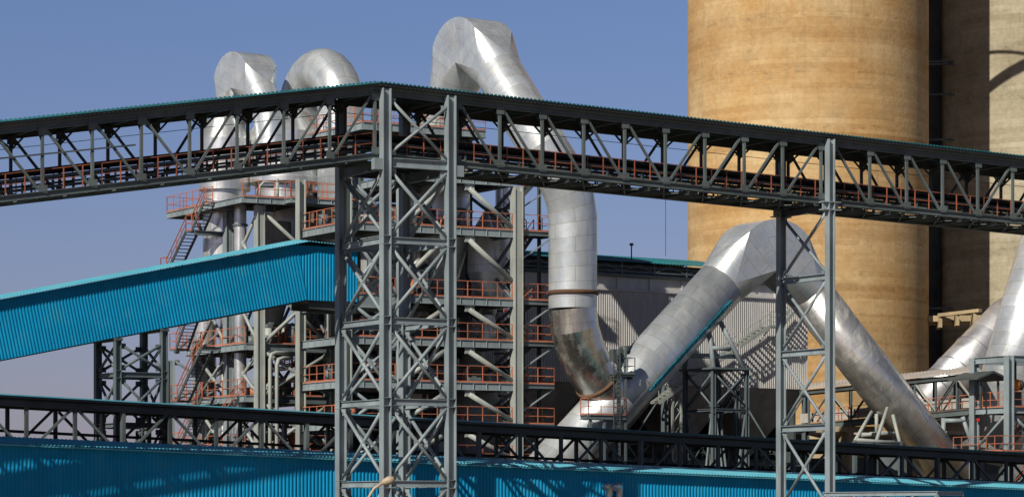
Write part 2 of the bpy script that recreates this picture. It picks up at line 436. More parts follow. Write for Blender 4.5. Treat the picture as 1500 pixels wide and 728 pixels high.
for a, b_ in ((-45, PEAK), (PEAK, 50.5)):
    for w in (1.62, W - 1.62):
        m = MB(); m.bar(G(a, w, zbot(a) + 1.12), G(b_, w, zbot(b_) + 1.12), .1, .16)
        m.bar(G(a, w, zbot(a) + .62), G(b_, w, zbot(b_) + .62), .07, .09); m.build('conveyor_stringer', 'gsteel', gal)
    m = MB(); c = W / 2
    m.bar(G(a, c, zbot(a) + 1.42), G(b_, c, zbot(b_) + 1.42), .55, .05)
    for s in (-1, 1):
        p = [G(t, c + s * .275, zbot(t) + 1.44) for t in (a, b_)]; q = [G(t, c + s * .7, zbot(t) + 1.60) for t in (a, b_)]
        m.poly([p[0], p[1], q[1], q[0]])
        m.poly([p[0] - Z * .16, p[1] - Z * .16, q[1] - Z * .16, q[0] - Z * .16]); 
        m.poly([q[0], q[1], q[1] - Z * .2, q[0] - Z * .2])
    m.bar(G(a, c, zbot(a) + .8), G(b_, c, zbot(b_) + .8), 1.25, .04)
    m.build('belt', 'belt', gal)
m = MB(); t = -44.5
while t < 50:
    c = W / 2
    m.bar(G(t, c - .3, zbot(t) + 1.32), G(t, c + .3, zbot(t) + 1.32), .1)
    for s in (-1, 1): m.bar(G(t, c + s * .3, zbot(t) + 1.34), G(t, c + s * .76, zbot(t) + 1.52), .1)
    if int(t * 10) % 3 == 0 or True:
        m.bar(G(t, c - .66, zbot(t) + .68), G(t, c + .66, zbot(t) + .68), .1)
    for s in (-1, 1): m.bar(G(t, c + s * .65, zbot(t) + .2), G(t, c + s * .65, zbot(t) + 1.1), .09)
    t += 1.15
m.build('roller_frame', 'dsteel', gal)
for a, b_ in ((-45, PEAK), (PEAK, 50.5)):
    for w in (.24, W - .24):
        L = b_ - a; m = MB(); n = int(L / 1.03)
        for k in range(n + 1):
            tt = a + L * k / n; m.bar(G(tt, w, zbot(tt) + .3), G(tt, w, zbot(tt) + 1.42), .05)
        for h in (.86, 1.42): m.bar(G(a, w, zbot(a) + h), G(b_, w, zbot(b_) + h), .035)
        m.build('handrail', 'orangeg', gal)
m = MB()
for a, b_ in ((-45, PEAK), (PEAK, 50.5)):
    for k in range(30):
        x0 = lerp(a, b_, k / 30); x1 = lerp(a, b_, (k + 1) / 30)
        m.bar(G(x0, 3.6, zroof(x0) - 1.15), G(x1, 3.6, zroof(x1) - 1.15), .03)
m.build('cable', 'dsteel', gal); m = MB(); xw = T(975, 3.6); m.bar(G(xw, 3.6, zbot(xw)), G(xw, 3.6, zbot(xw) - 3.4), .02)
m.build('wire', 'dsteel', gal); m = MB(); m.bar(G(-45, -.1, zroof(-45) - 1.6), G(-14.2, -.1, zroof(-14.2) - 1.9), .08)
m.build('pipe', 'dsteel', gal)

# ============================ LATTICE SUPPORT TOWERS ========================
def lattice(root, ts, ws, zs, ztop, mat='steel', fl=.48, dp=.5, r=.1, bh=.36, backmat=None, brace_top=None):
    """four-post tower: columns, beams at zs (descending), X bracing between them"""
    t0, t1 = ts; w0, w1 = ws
    for w in ws:
        for t in ts:
            m = MB(); m.hcol(G(t, w, 0), ztop(t, w), fl, dp)
            for z in zs:
                for sg in (-.22, .22): m.quadbox(G(t, w, z + sg), U * (dp / 2 + .012), V * (fl / 2 + .012), Z * .015)
            m.build('column', mat, root)
    e = dp / 2 + .01
    for z in zs:
        for w in ws:
            m = MB(); m.ibeam(G(t0 + e, w, z), G(t1 - e, w, z), .24, bh); m.build('beam', mat, root)
        for t in ts:
            m = MB(); m.ibeam(G(t, w0 + .03, z), G(t, w1 - .03, z), .2, bh - .03); m.build('beam', mat, root)
    zz = list(zs) + [0]
    if brace_top: zz = [brace_top] + zz
    for a, b_ in zip(zz, zz[1:]):
        hi, lo = a - .3, b_ + .3
        for w in ws: xbrace(root, G(t0 + e, w, lo), G(t0 + e, w, hi), G(t1 - e, w, lo), G(t1 - e, w, hi), r, mat)
        for t in ts: xbrace(root, G(t, w0 + .2, lo), G(t, w0 + .2, hi), G(t, w1 - .2, lo), G(t, w1 - .2, hi), r, mat)
zl = lambda px, py, w: GP(px, py, w).z
tw_ = thing('trestle_tower', 'tall pale grey four-legged lattice steel tower carrying the peak of the upper conveyor', 'steel tower', G(2, 2.2, 0))
tz = [zl(557, 351, -.3), zl(557, 469, -.3), zl(557, 588, -.3), zl(557, 708, -.3)]
tz.append(tz[-1] - 4.4); tz = [z for z in tz if z > 2.5]
lattice(tw_, (.15, 4.12), (-.32, W + .5), tz, lambda t, w: zroof(t) - (.25 if w < 1 else .25), brace_top=zl(557, 240, -.3))
m = MB(); m.ibeam(G(.4, -.32, zbot(2) - .12), G(3.87, -.32, zbot(2) - .12), .3, .5); m.build('beam', 'steel', tw_)
m = MB(); m.ibeam(G(.4, W + .5, zbot(2) - .12), G(3.87, W + .5, zbot(2) - .12), .3, .5); m.build('beam', 'dsteel', tw_)
for t in (.15, 4.12):
    m = MB(); m.ibeam(G(t, -.1, zbot(t) - .28), G(t, W + .3, zbot(t) - .28), .3, .5); m.build('beam', 'msteel', tw_)
    m = MB(); s = -1 if t < 1 else 1; m.quadbox(G(t + s * .5, -.32, zbot(t) - .3), U * .24, V * .2, Z * .3); m.build('bearing_bracket', 'steel', tw_)
xbrace(tw_, G(.4, -.36, zbot(0) + .3), G(.4, -.36, zroof(0) - .8), G(3.87, -.36, zbot(4) + .3), G(3.87, -.36, zroof(4) - .9), .09, 'steel')

bt = thing('trestle_bent', 'pale grey two-legged braced steel trestle standing right of the inverted V duct apex', 'steel trestle', G(29.36, 2.2, 0))
tb = 29.36
bz = [zl(1205, 404, -.3), zl(1205, 513, -.3), zl(1205, 625, -.3)]; bz.append(bz[-1] - 4.7)
for w, zt in ((-.34, zroof(tb) - .25), (W + .15, zroof(tb) - .3)):
    m = MB(); m.hcol(G(tb, w, 0), zt, .45, .42)
    m.quadbox(G(tb, w, zbot(tb) - .35), U * .62, V * .24, Z * .03); m.quadbox(G(tb, w, zbot(tb) + .1), U * .62, V * .24, Z * .03)
    m.quadbox(G(tb, w, zbot(tb) - .13), U * .55, V * .04, Z * .2)
    m.build('column', 'steel', bt)
for z in bz:
    m = MB(); m.ibeam(G(tb, 0, z), G(tb, W, z), .3, .36); m.build('beam', 'steel', bt)
zz = [zbot(tb) - .2] + bz + [0]
for a, b_ in zip(zz, zz[1:]): xbrace(bt, G(tb, .1, b_ + .3), G(tb, .1, a - .3), G(tb, W - .1, b_ + .3), G(tb, W - .1, a - .3), .095, 'steel')
m = MB(); m.ibeam(G(tb, 0, zbot(tb) - .2), G(tb, W, zbot(tb) - .2), .26, .36); m.build('beam', 'dsteel', bt)

# ============================ BLUE SHED (bottom) ============================
sh = thing('conveyor_shed', 'long bright blue ribbed cladding shed along the bottom with a pale blue roof edge', 'shed', G(15, 11, 0))
ea = G(-32, 8.6, CZ + 4.25); eb = G(62, 8.6, CZ + 1.78)
def zs_(t): return CZ + 4.02 - (t + 18.3) * (2.04 / 68.8)
a, b_ = -32, 62
m = MB(); m.corr(G(a, 9.0, zs_(a) + .02), G(b_, 9.0, zs_(b_) + .02) - G(a, 9.0, zs_(a) + .02), Vector((0, 0, -zs_(a))), -V, .225, .05, Vector((0, 0, -zs_(b_))))
m.build('wall', 'blue', sh)
m = MB(); m.corr(G(a, 13.2, zs_(a)), G(b_, 13.2, zs_(b_)) - G(a, 13.2, zs_(a)), Vector((0, 0, -zs_(a))), V, .225, .05, Vector((0, 0, -zs_(b_))))
m.build('wall', 'blue', sh)
for s in (0, 1):
    m = MB(); w0 = 8.5 if s == 0 else 13.7; rv = V * (2.6 if s == 0 else -2.6) + Z * .46
    m.corr(G(a, w0, zs_(a)), G(b_, w0, zs_(b_)) - G(a, w0, zs_(a)), rv, Z, .225, .04)
    m.build('roof', 'broof', sh)
m = MB(); m.bar(G(a, 8.56, zs_(a) - .05), G(b_, 8.56, zs_(b_) - .05), .03, .07); m.build('gutter', 'broof', sh)
for px in (890, 905):
    m = MB(); x = T(px, 8.7); zt = zl(px, 716, 8.5)
    m.sweep([G(x, 8.9, zt - 1.4), G(x, 8.62, zt - .9), G(x, 8.55, zt - .3), G(x, 8.5, zt + .02), G(x - .1, 8.35, zt + .2), G(x - .38, 8.2, zt + .2), G(x - .56, 8.1, zt + .02)], .2, 16, sharp=False)
    m.build('vent_pipe', 'ductb', sh)

# ============================ LOWER TRUSS CONVEYOR ==========================
lc = thing('covered_conveyor', 'low dark roofed truss conveyor running behind the blue shed', 'conveyor gallery', G(15, 18, 0))
def zr2(t): return CZ + 6.90 - (t + 15.74) * (2.49 / 72.5)
a, b_ = -32, 66
for s in (0, 1):
    m = MB(); w0 = 15.4 if s == 0 else 19.6
    m.corr(G(a, w0, zr2(a)), G(b_, w0, zr2(b_)) - G(a, w0, zr2(a)), V * (2.1 if s == 0 else -2.1) + Z * .12, Z, .25, .05); m.build('roof', 'teal', lc)
m = MB(); m.bar(G(a, 15.38, zr2(a) + .03), G(20, 15.38, zr2(20) + .03), .02, .07); m.build('eave_edge', 'broof', lc)  # pale strip stands for the sunlit lip of the roof sheet
m = MB(); m.bar(G(20, 15.38, zr2(20) + .03), G(b_, 15.38, zr2(b_) + .03), .02, .06); m.build('eave_edge', 'teal', lc)
m = MB()
for w in (15.5, 16.4, 18.6, 19.5): m.bar(G(a, w, zr2(a) - .06), G(b_, w, zr2(b_) - .06), .06, .15)
m.build('purlin', 'dsteel', lc)
for w in (16, 19):
    for dz, nm in ((-.38, 'top_chord'), (-3.25, 'bottom_chord')):
        m = MB(); m.ibeam(G(a, w, zr2(a) + dz), G(b_, w, zr2(b_) + dz), .26, .38); m.build(nm, 'dsteel', lc)
    k = 0; t = a + .6
    while t < b_ - 3:
        m = MB(); m.bar(G(t, w, zr2(t) - 3.1), G(t, w, zr2(t) - .55), .2 if k % 4 else .36, .2, U); m.build('post', 'gsteel' if k % 4 == 0 else 'dsteel', lc)
        m = MB(); up = k % 2 == 0
        m.bar(G(t + .2, w, zr2(t) - (3.0 if up else .6)), G(t + 2.7, w, zr2(t) - (.65 if up else 3.0)), .14, .14, V); m.build('diagonal', 'gsteel' if w < 17 else 'dsteel', lc)
        t += 2.9; k += 1
m = MB(); m.bar(G(a, 17.5, zr2(a) - 1.9), G(b_, 17.5, zr2(b_) - 1.9), 1.2, .12)
m.bar(G(a, 17.5, zr2(a) - 3.0), G(b_, 17.5, zr2(b_) - 3.0), 2.6, .05); m.build('belt', 'belt', lc)
for t in range(-28, 66, 9):
    m = MB()
    for w in (16, 19): m.hcol(G(t + .5, w, 0), zr2(t) - 3.5, .3, .3)
    m.bar(G(t + .5, 16, zr2(t) - 3.7), G(t + .5, 19, zr2(t) - 3.7), .2, .3); m.build('support_frame', 'dsteel', lc)

# ============================ BLUE INCLINED GALLERY =========================
bg = thing('inclined_gallery', 'enclosed bright blue ribbed gallery climbing from the left edge to behind the lattice tower', 'conveyor gallery', G(0, 22, 0))
tk = 5.35; sl = (16.65 - 12.51) / (5.35 + 14.07); zk = CZ + 16.65; te = T(524, 20); ta = -32
zB = lambda t: zk + (t - tk) * (sl if t < tk else -.052)
hh = 3.47
dirI = (U + Z * sl).normalized(); nI = (Z - U * sl).normalized()
x0 = ta; A = G(x0, 20, zB(x0)); Lx = (tk - .9 - x0); B = G(tk - .9, 20, zB(tk - .9))
m = MB(); down = -nI * (hh * .972); m.corr(A, B - A + dirI * .25, down, -V, .2, .04)
m.build('wall', 'blue', bg)
m = MB(); A = G(tk - 1.0, 20.02, zB(tk - 1.0) - .02); 
m.corr(G(tk - .95, 20.03, zk - .2), G(te, 20.03, zB(te) - .02) - G(tk - .95, 20.03, zk - .2), Z * -(hh - .2), -V, .2, .04); m.build('wall', 'blue', bg)
m = MB(); m.corr(G(te, 20.03, zB(te) - .02), V * 2.95, Z * -hh, U, .2, .04); m.build('wall', 'blue', bg)
m = MB(); m.corr(G(ta, 23, zB(ta)), G(tk, 23, zk) - G(ta, 23, zB(ta)), Z * -hh, V, .2, .04); m.corr(G(tk, 23, zk), G(te, 23, zB(te)) - G(tk, 23, zk), Z * -hh, V, .2, .04); m.build('wall', 'blue', bg)
for s in (0, 1):
    w0 = 19.6 if s == 0 else 23.4; rv = V * (1.9 if s == 0 else -1.9) + Z * .24
    m = MB(); m.corr(G(ta, w0, zB(ta) + .02), G(tk, w0, zk + .02) - G(ta, w0, zB(ta) + .02), rv, Z, .2, .035)
    m.corr(G(tk, w0, zk + .02), G(te + .15, w0, zB(te + .15) + .02) - G(tk, w0, zk + .02), rv, Z, .2, .035)
    m.build('roof', 'broof', bg)
m = MB(); 
for (p, q) in ((ta, tk + .35), (tk + .35, te - .05)):
    m.bar(G(p, 21.5, zB(p) - hh + .03), G(q, 21.5, (zB(q) if q > tk + 1 else zB(tk) + .0) - hh + .03), 2.85, .08)
m.build('floor', 'dsteel', bg)
m = MB(); m.ibeam(G(tk + .3, 20.3, zk - hh - .25), G(te, 20.3, zB(te) - hh - .25), .25, .4); m.ibeam(G(tk + .3, 22.7, zk - hh - .25), G(te, 22.7, zB(te) - hh - .25), .25, .4); m.build('floor_beam', 'dsteel', bg)

bt2 = thing('gallery_support_tower', 'darker four-legged lattice tower holding up the sloping blue gallery at left', 'steel tower', G(-5.3, 21.5, 0))
lattice(bt2, (T(172, 20), T(240, 20)), (20, 23), [zl(172, 548, 20), zl(172, 622, 20), CZ], lambda t, w: zB(t) - hh - .05, 'msteel', .38, .38, .085, .3, brace_top=zB(T(172, 20)) - hh - .1)
for t in (T(172, 20), T(240, 20)):
    m = MB(); m.bar(G(t, 19.7, zB(t) - hh - .12), G(t, 23.3, zB(t) - hh - .12), .45, .14); m.build('cap_plate', 'dsteel', bt2)

# ============================ PROCESS TOWERS ================================
def deck(root, t0, t1, w0, w1, z, rails, bh=.42, mat='steel', stiff=True, rmat='orange'):
    m = MB(); m.quadbox(G((t0 + t1) / 2, (w0 + w1) / 2, z - .03), U * ((t1 - t0) / 2 - .02), V * ((w1 - w0) / 2 - .02), Z * .03)
    n = max(1, int((t1 - t0) / 2))
    for k in range(n + 1):
        tt = t0 + .15 + (t1 - t0 - .3) * k / n; m.bar(G(tt, w0 + .15, z - .2), G(tt, w1 - .15, z - .2), .12, .24)
    m.build('deck', 'dsteel', root)
    for (p, q) in ((G(t0, w0, z), G(t1, w0, z)), (G(t0, w0 + .1, z), G(t0, w1, z)), (G(t1, w0 + .1, z), G(t1, w1, z)), (G(t0, w1, z), G(t1, w1, z))):
        m = MB(); o = Z * (-bh / 2 + .02); m.ibeam(p + o, q + o, .18, bh)
        if stiff:
            d = q - p; n = max(1, int(d.length / .95)); dd = d.normalized()
            for k in range(1, n): m.quadbox(lerp(p, q, k / n) + o, dd * .012, dd.cross(Z) * .088, Z * (bh / 2 - .04))
        m.build('edge_beam', mat, root)
    for r in rails:
        c = {'f': [G(t0, w0, z + .02), G(t1, w0, z + .02)], 'l': [G(t0, w0, z + .02), G(t0, w1, z + .02)], 'r': [G(t1, w0, z + .02), G(t1, w1, z + .02)], 'b': [G(t0, w1, z + .02), G(t1, w1, z + .02)]}[r]
        rail(c).build('handrail', rmat, root)
# ---- left tower
lt = thing('process_tower', 'left process tower with orange railed decks, zigzag stairs and pale crossed pipes', 'process tower', G(14, 46, 0))
tA, tB = T(380, 40), T(487, 40)
zA = zl(349, 289, 40); zBk = zl(380, 503, 40); zC = zl(380, 579, 40); zHd = zl(380, 398, 40); zD = zl(380, 660, 40)
for t, w, top in ((tA, 40, zA), (tB, 40, zHd + 1), (tA, 45, zA), (tB, 45, zA), (tA, 50.3, zBk + 1.2), (tB, 50.3, zA), (tA, 55, zBk), (tB, 55, zBk)):
    m = MB(); m.hcol(G(t, w, 0), top - .45, .62, .55, .05); m.quadbox(G(t, w, (top) / 2), U * .26, V * .22, Z * (top / 2 - .5))
    m.build('column', 'steelw' if w == 40 else 'steel', lt)
deck(lt, tA - 1.5, tB + .1, 40 - .6, 44.2, zA, 'f')
deck(lt, tA - 1.5, tA + 1.0, 44.25, 52, zA - .01, 'lb')
deck(lt, tA + 1.6, tB + .1, 38.4, 39.35, zA - .02, 'fl', .34)
for (z, rr) in ((zHd, 'fl'), (zBk, 'fl'), (zC, 'fl'), (zD, 'fl')):
    deck(lt, tA - .9, tB, 40.35, 50, z, 'l', .45)
    m = MB(); m.ibeam(G(tA + .3, 40, z - .25), G(tB - .3, 40, z - .25), .3, .5); m.build('beam', 'msteel', lt)
    rail([G(tA + .35, 40.2, z), G(tB - .4, 40.2, z)]).build('handrail', 'orange', lt)
lv = [zA - .4, zHd, zBk, zC, zD, 0]
for a, b_ in zip(lv, lv[1:]):
    xbrace(lt, G(tA + .3, 39.9, b_ + .1), G(tA + .3, 39.9, a - .55), G(tB - .3, 39.9, b_ + .1), G(tB - .3, 39.9, a - .55), .13, 'steelw')
    for w0, w1 in ((40, 45), (45, 50.3)):
        xbrace(lt, G(tA, w0 + .3, b_ + .1), G(tA, w0 + .3, a - .55), G(tA, w1 - .3, b_ + .1), G(tA, w1 - .3, a - .55), .12, 'steelw')
        xbrace(lt, G(tB, w0 + .3, b_ + .1), G(tB, w0 + .3, a - .55), G(tB, w1 - .3, b_ + .1), G(tB, w1 - .3, a - .55), .11, 'msteel')
for w in (42.5, 47):       # struts under the top deck
    m = MB(); m.tube(G(tB - 1.8, w - 1, zA - 3.0), G(tB + .2, w - 1, zA - .6), .13); m.build('strut', 'steel', lt)
ts = tA - 2.3
def flight(w0, z0, w1, z1):
    stair(lt, G(ts, w0, z0), G(ts, w1, z1), .9, U)
    m = MB(); m.quadbox(G(ts + .45, w1 + .5, z1 - .05), U * .5, V * .5, Z * .05); m.build('landing', 'msteel', lt)
    rail([G(ts - .02, w1, z1), G(ts - .02, w1 + 1, z1), G(ts + .95, w1 + 1, z1)], sp=1).build('handrail', 'orange', lt)
z1 = zA - 1.75; flight(43.9, zA, 45.9, z1)
flight(46.9, z1, 50.2, z1 - 2.6)
flight(44.2, zBk - .05, 48.4, zC - .1)
flight(44.2, zC, 48.2, zC - 3.4); flight(44.2, zHd, 48.6, zBk)
m = MB(); m.ibeam(G(ts, 45.5, z1 - .2), G(tA, 45.5, z1 - .2), .2, .3); m.build('beam', 'msteel', lt)
m = MB(); m.ibeam(G(ts, 44.2, zBk - .2), G(tA - .3, 44.2, zBk - .2), .2, .3); m.build('beam', 'msteel', lt)
stair(lt, G(tA + .6, 42.2, zHd), G(tA + .6, 46.5, zBk), .8, U)
stair(lt, G(tA - .7, 41.2, zC), G(tA - 2.6, 41.2, zC - 2.2), .8, V)
for k, tt in enumerate((.55, 1.05)):
    m = MB(); zt = zBk - .6 - k * .35
    m.sweep([G(tA + tt, 39.5, 1), G(tA + tt, 39.5, zt - .5), G(tA + tt + .12, 39.5, zt - .12), G(tA + tt + .5, 39.6, zt), G(tA + 2.4, 39.9, zt)], .13, 12, sharp=False)
    m.build('service_pipe', 'steelw', lt)
# clutter of valves and small pipes on the decks
def clutter(root, t0, t1, w0, w1, z, n, seed, mats=('msteel', 'dsteel', 'orange', 'steelw')):
    rn = random.Random(seed)
    for i in range(n):
        m = MB(); t = rn.uniform(t0, t1); w = rn.uniform(w0, w1); k = rn.random(); h = rn.uniform(.4, 1.5)
        if k < .35:
            m.tube(G(t, w, z), G(t, w, z + h), rn.uniform(.12, .4), 14); m.tube(G(t, w, z + h), G(t, w, z + h + .25), .1, 10); nm = 'valve'
        elif k < .7:
            m.quadbox(G(t, w, z + h / 2), U * rn.uniform(.2, .5), V * .3, Z * (h / 2)); m.quadbox(G(t, w, z + h + .06), U * .15, V * .15, Z * .06)
            m.tube(G(t, w, z + h * .5), G(t + .9, w, z + h * .5), .13, 10); nm = 'motor_box'
        else:
            m.sweep([G(t, w, z), G(t, w, z + h), G(t + .3, w, z + h + .3), G(t + rn.uniform(1, 2.4), w, z + h + .3)], .09, 8, sharp=False); nm = 'small_pipe'
        m.build(nm, rn.choice(mats), root)
for z, s in ((zHd, 1), (zBk, 2), (zC, 3), (zD, 4), (zA, 9)): clutter(lt, tA + .6, tB - 1.5, 41, 44 if z != zA else 43, z, 20 if z != zA else 4, s)
for k in range(4):
    rail([G(tA + 1 + k * .9, 42 + k * .6, zC + 1.5 + .25 * k), G(tA + 3.4 + k * .6, 42 + k * .6, zC + 1.9 + .2 * k)], h=.9, sp=.55).build('handrail', 'orange', lt)

# vessels of the left tower
def vessel(name, label, cat, px, w, prof, mat='drum', n=40, legs=False):
    """prof: (radius, py) measured at this distance"""
    t = T(px, w); c = G(t, w, 0); o = thing(name, label, cat, Vector((c.x, c.y, 0)))
    f = lambda py: CZ + (H - py) * c.y / F
    return o, c, f
o, c, f = vessel('dust_drum', 'silvery round drum under the small pointed duct elbow at left', 'drum', 329, 47, None)
m = MB(); m.lathe(c, [(1.2, f(176)), (1.78, f(205)), (1.78, f(280)), (1.5, f(281)), (1.5, f(400)), (1.0, f(440))]); m.build('body', 'drum', o)
m = MB(); m.tube(Vector((c.x, c.y, f(440))), Vector((c.x, c.y, 1)), .35, 14); m.build('outlet_pipe', 'drum', o)
o, c, f = vessel('cyclone_drum', 'wide silvery drum with conical twin cyclone outlets beneath, under the round duct bend', 'cyclone', 418, 45.5, None)
m = MB(); m.lathe(c, [(1.5, f(165)), (2.5, f(196)), (2.5, f(262)), (2.65, f(263)), (2.65, f(270)), (2.1, f(271)), (2.1, f(300)), (2.0, f(301)), (2.0, f(388))]); m.build('body', 'drum', o)
for px in (401, 450):
    cc = G(T(px, 44.0), 44.0, 0); m = MB()
    m.lathe(cc, [(1.2, f(330)), (1.2, f(425)), (.95, f(445)), (.42, f(484)), (.5, f(485)), (.5, f(490)), (.32, f(491)), (.32, f(506))], 32); m.build('cyclone', 'greyd', o)
o, c, f = vessel('silver_tank', 'slim silvery vertical tank behind the left staircase', 'tank', 301, 51.5, None)
m = MB(); m.lathe(c, [(.2, f(441)), (.75, f(446)), (.78, f(600)), (.78, 1.5)], 32); m.build('body', 'drum', o)
m = MB(); m.sweep([Vector((c.x, c.y, f(444))), Vector((c.x, c.y, f(430))), Vector((c.x + .6, c.y, f(420))), Vector((c.x + 1.6, c.y, f(418)))], .2, 12, sharp=False); m.build('outlet_pipe', 'drum', o)

def duct(name, label, pts, rad, mat='duct', n=48, bands=(), sharp=True, bandmat='rust'):
    """pts: (px, py, w)"""
    P = [GP(*p) for p in pts]; base = Vector((P[0].x, P[0].y, 0)); o = thing(name, label, 'duct', base)
    m = MB(); m.sweep(P, rad, n, True, sharp); m.build('pipe', mat, o)
    for (i, s) in bands:
        q = lerp(P[i], P[i + 1], s); d = (P[i + 1] - P[i]).normalized(); rr = rad if not isinstance(rad, list) else rad[i]
        m = MB(); m.tube(q - d * .16, q + d * .16, rr + .09, 48); m.build('flange', bandmat, o)
    return o, P

def ring(c, n1, n2, r, n):
    return [c + (n1 * math.cos(2 * math.pi * k / n) + n2 * math.sin(2 * math.pi * k / n)) * r for k in range(n)]
def saddle(name, label, C, e1, pn, r, EA, EB, rA=None, rB=None, tailA=(), tailB=(), bands=(), lt=2.6, mat='duct', n=48, mat2=None, split=0):
    """flat-sided pointed bend: square at the crotch, round on both legs. C crotch (mid depth), e1 horizontal towards leg B, pn depth axis"""
    o = thing(name, label, 'duct', Vector((EB.x, EB.y, 0))); C2 = Vector((0, 0))
    res = []
    for E, sgn in ((EA, -1), (EB, 1)):
        q = Vector(((E - C).dot(e1), E.z - C.z)); L = q.length
        ang = math.atan2(q.y, q.x); of = math.asin(min(.9, r / L))
        a = ang + (-of if sgn > 0 else of)      # leg direction
        d2 = Vector((math.cos(a), math.sin(a))); n2 = Vector((-d2.y, d2.x)) if sgn > 0 else Vector((d2.y, -d2.x))
        s = q.dot(d2)
        res.append((a, d2, n2, s))
    up = lambda v2: e1 * v2.x + Z * v2.y
    m = MB()
    thA = math.atan2(res[0][2].y, res[0][2].x); thB = math.atan2(res[1][2].y, res[1][2].x)
    if thA < thB: thA += 2 * math.pi
    N = 9; b = len(m.v); arc = 0
    for i in range(N + 1):
        th = thA + (thB - thA) * i / N; nd_ = e1 * math.cos(th) + Z * math.sin(th)
        m.v += [C + pn * r, C + nd_ * (2 * r) + pn * r, C + nd_ * (2 * r) - pn * r, C - pn * r]
    for i in range(N):
        b0 = b + 4 * i; fi = len(m.f); L = abs(thB - thA) / N * 2 * r
        m.f.append((b0, b0 + 1, b0 + 5, b0 + 4)); m.uv[fi] = [(0, L * i * .5), (2 * r, L * i), (2 * r, L * (i + 1)), (0, L * (i + 1) * .5)]
        m.f.append((b0 + 1, b0 + 2, b0 + 6, b0 + 5)); m.uv[fi + 1] = [(2 * r, L * i), (4 * r, L * i), (4 * r, L * (i + 1)), (2 * r, L * (i + 1))]; m.sm.add(fi + 1)
        m.f.append((b0 + 2, b0 + 3, b0 + 7, b0 + 6)); m.uv[fi + 2] = [(4 * r, L * i), (6 * r, L * i), (6 * r, L * i + L), (4 * r, L * i + L)]
        m.sharp += [(b0 + 1, b0 + 5), (b0 + 2, b0 + 6)]
    for (a, d2, n2, s), first, rr, tail, E in ((res[0], True, rA or r, tailA, EA), (res[1], False, rB or r, tailB, EB)):
        dd, nn = up(d2), up(n2); cb = b if first else b + 4 * N
        cen = C + nn * r + dd * min(lt, s * .8)
        k0 = len(m.v); m.v += ring(cen, nn, pn, rr, n)     # angle 0 = outward, 90 = +pn
        qn = n // 4
        corners = [(cb + 1, 0), (cb + 0, 1), (cb + 3, 2), (cb + 2, 3)]   # quadrants between 0-90,90-180..
        for ci, qd in corners:
            for j in range(qn):
                i0 = k0 + (qd * qn + j) % n; i1 = k0 + (qd * qn + j + 1) % n; fi = len(m.f)
                m.f.append((i0, i1, ci) if not first else (i1, i0, ci)); m.sm.add(fi)
                u0 = (qd * qn + j) * 2 * math.pi * rr / n; t_ = [(u0, 0), (u0 + .2, 0), (u0 + .1, lt)]
                m.uv[fi] = t_ if not first else [t_[1], t_[0], t_[2]]
        for c0, c1, tk_ in ((cb + 2, cb + 1, 0), (cb + 1, cb, qn), (cb, cb + 3, 2 * qn), (cb + 3, cb + 2, 3 * qn)):
            fi = len(m.f); m.f.append((c0, k0 + tk_, c1) if not first else (c1, k0 + tk_, c0)); u0 = tk_ * 2 * math.pi * rr / n
            t_ = [(u0 - r, lt), (u0, 0), (u0 + r, lt)]; m.uv[fi] = t_ if not first else t_[::-1]
        for c0, c1 in ((cb, cb + 1), (cb + 1, cb + 2), (cb + 2, cb + 3)): m.sharp.append((c0, c1))
        pts = [cen, E] + list(tail)
        rs = [rr] * 2 + [rr] * len(tail)
        cut = split if (split and not first) else len(pts)
        m2 = MB(); m2.sweep(pts[:cut], rs[:cut], n, cap=True); m2.build('pipe', (mat if first else mat2 or mat) if not split else mat, o)
        if cut < len(pts): m2 = MB(); m2.sweep(pts[cut - 1:], rs[cut - 1:], n, cap=True); m2.build('elbow', mat2, o)
        if not first: Pout = pts
    m.build('bend', mat, o)
    for (i, s_) in bands:
        q = lerp(Pout[i], Pout[i + 1], s_); d = (Pout[i + 1] - Pout[i]).normalized()
        mb = MB(); mb.tube(q - d * .14, q + d * .14, (rB or r) + .09, 48); mb.build('flange', 'rust', o)
    return o, Pout, res
def solveC(E, e1, pn, r, px, py):
    """crotch centre so that its front end (C + pn*r) is seen at px,py"""
    k = (px - 750) / F; b0 = E + pn * r
    a = (b0.x - k * b0.y) / (e1.x - k * e1.y)
    C = E - e1 * a; Y = (C + pn * r).y; C.z = CZ + (H - py) * Y / F
    return C

PH = R(54); E1 = Vector((math.cos(PH), -math.sin(PH), 0)); PN = Vector((-math.sin(PH), -math.cos(PH), 0))
EB = GP(396, 172, 44.5); C = solveC(EB, E1, PN, 1.22, 338, 129); EA = C - E1 * 2.6 - Z * 2.6
saddle('crossover_duct', 'small pointed silvery duct elbow above the leftmost drum', C, E1, PN, 1.25, EA, EB, 1.2, 1.15, tailA=(EA - Z * 2.2,), tailB=(EB - Z * 2.6 + E1 * .3,), lt=1.5)
Dr = GP(499, 161, 42.5); E2 = Vector((math.cos(R(58)), -math.sin(R(58)), 0)); Rb = 2.95; cc = Dr - E2 * Rb; P = [cc - E2 * Rb - Z * 4, cc - E2 * Rb - Z * .3]
for k in range(0, 15):
    an = math.pi - math.pi * k / 14; P.append(cc + E2 * (Rb * math.cos(an)) + Z * (Rb * math.sin(an)))
P += [Dr - Z * 1.5, Dr - Z * 10]
o = thing('bend_duct', 'smooth rounded silvery duct bend arching left of the lattice tower', 'duct', Vector((Dr.x, Dr.y, 0)))
m = MB(); m.sweep(P, 1.6, 56, True, False); m.build('pipe', 'duct', o)
# tall plain duct beside column
m = MB(); c = G(T(485, 42), 42, 0); o = thing('vertical_duct', 'straight pale vertical duct between the railed left deck and the lattice tower', 'duct', c)
f = lambda py: CZ + (H - py) * c.y / F
m.lathe(c, [(.45, f(215)), (.5, f(216)), (.5, 2)], 28); m.build('pipe', 'drum', o)

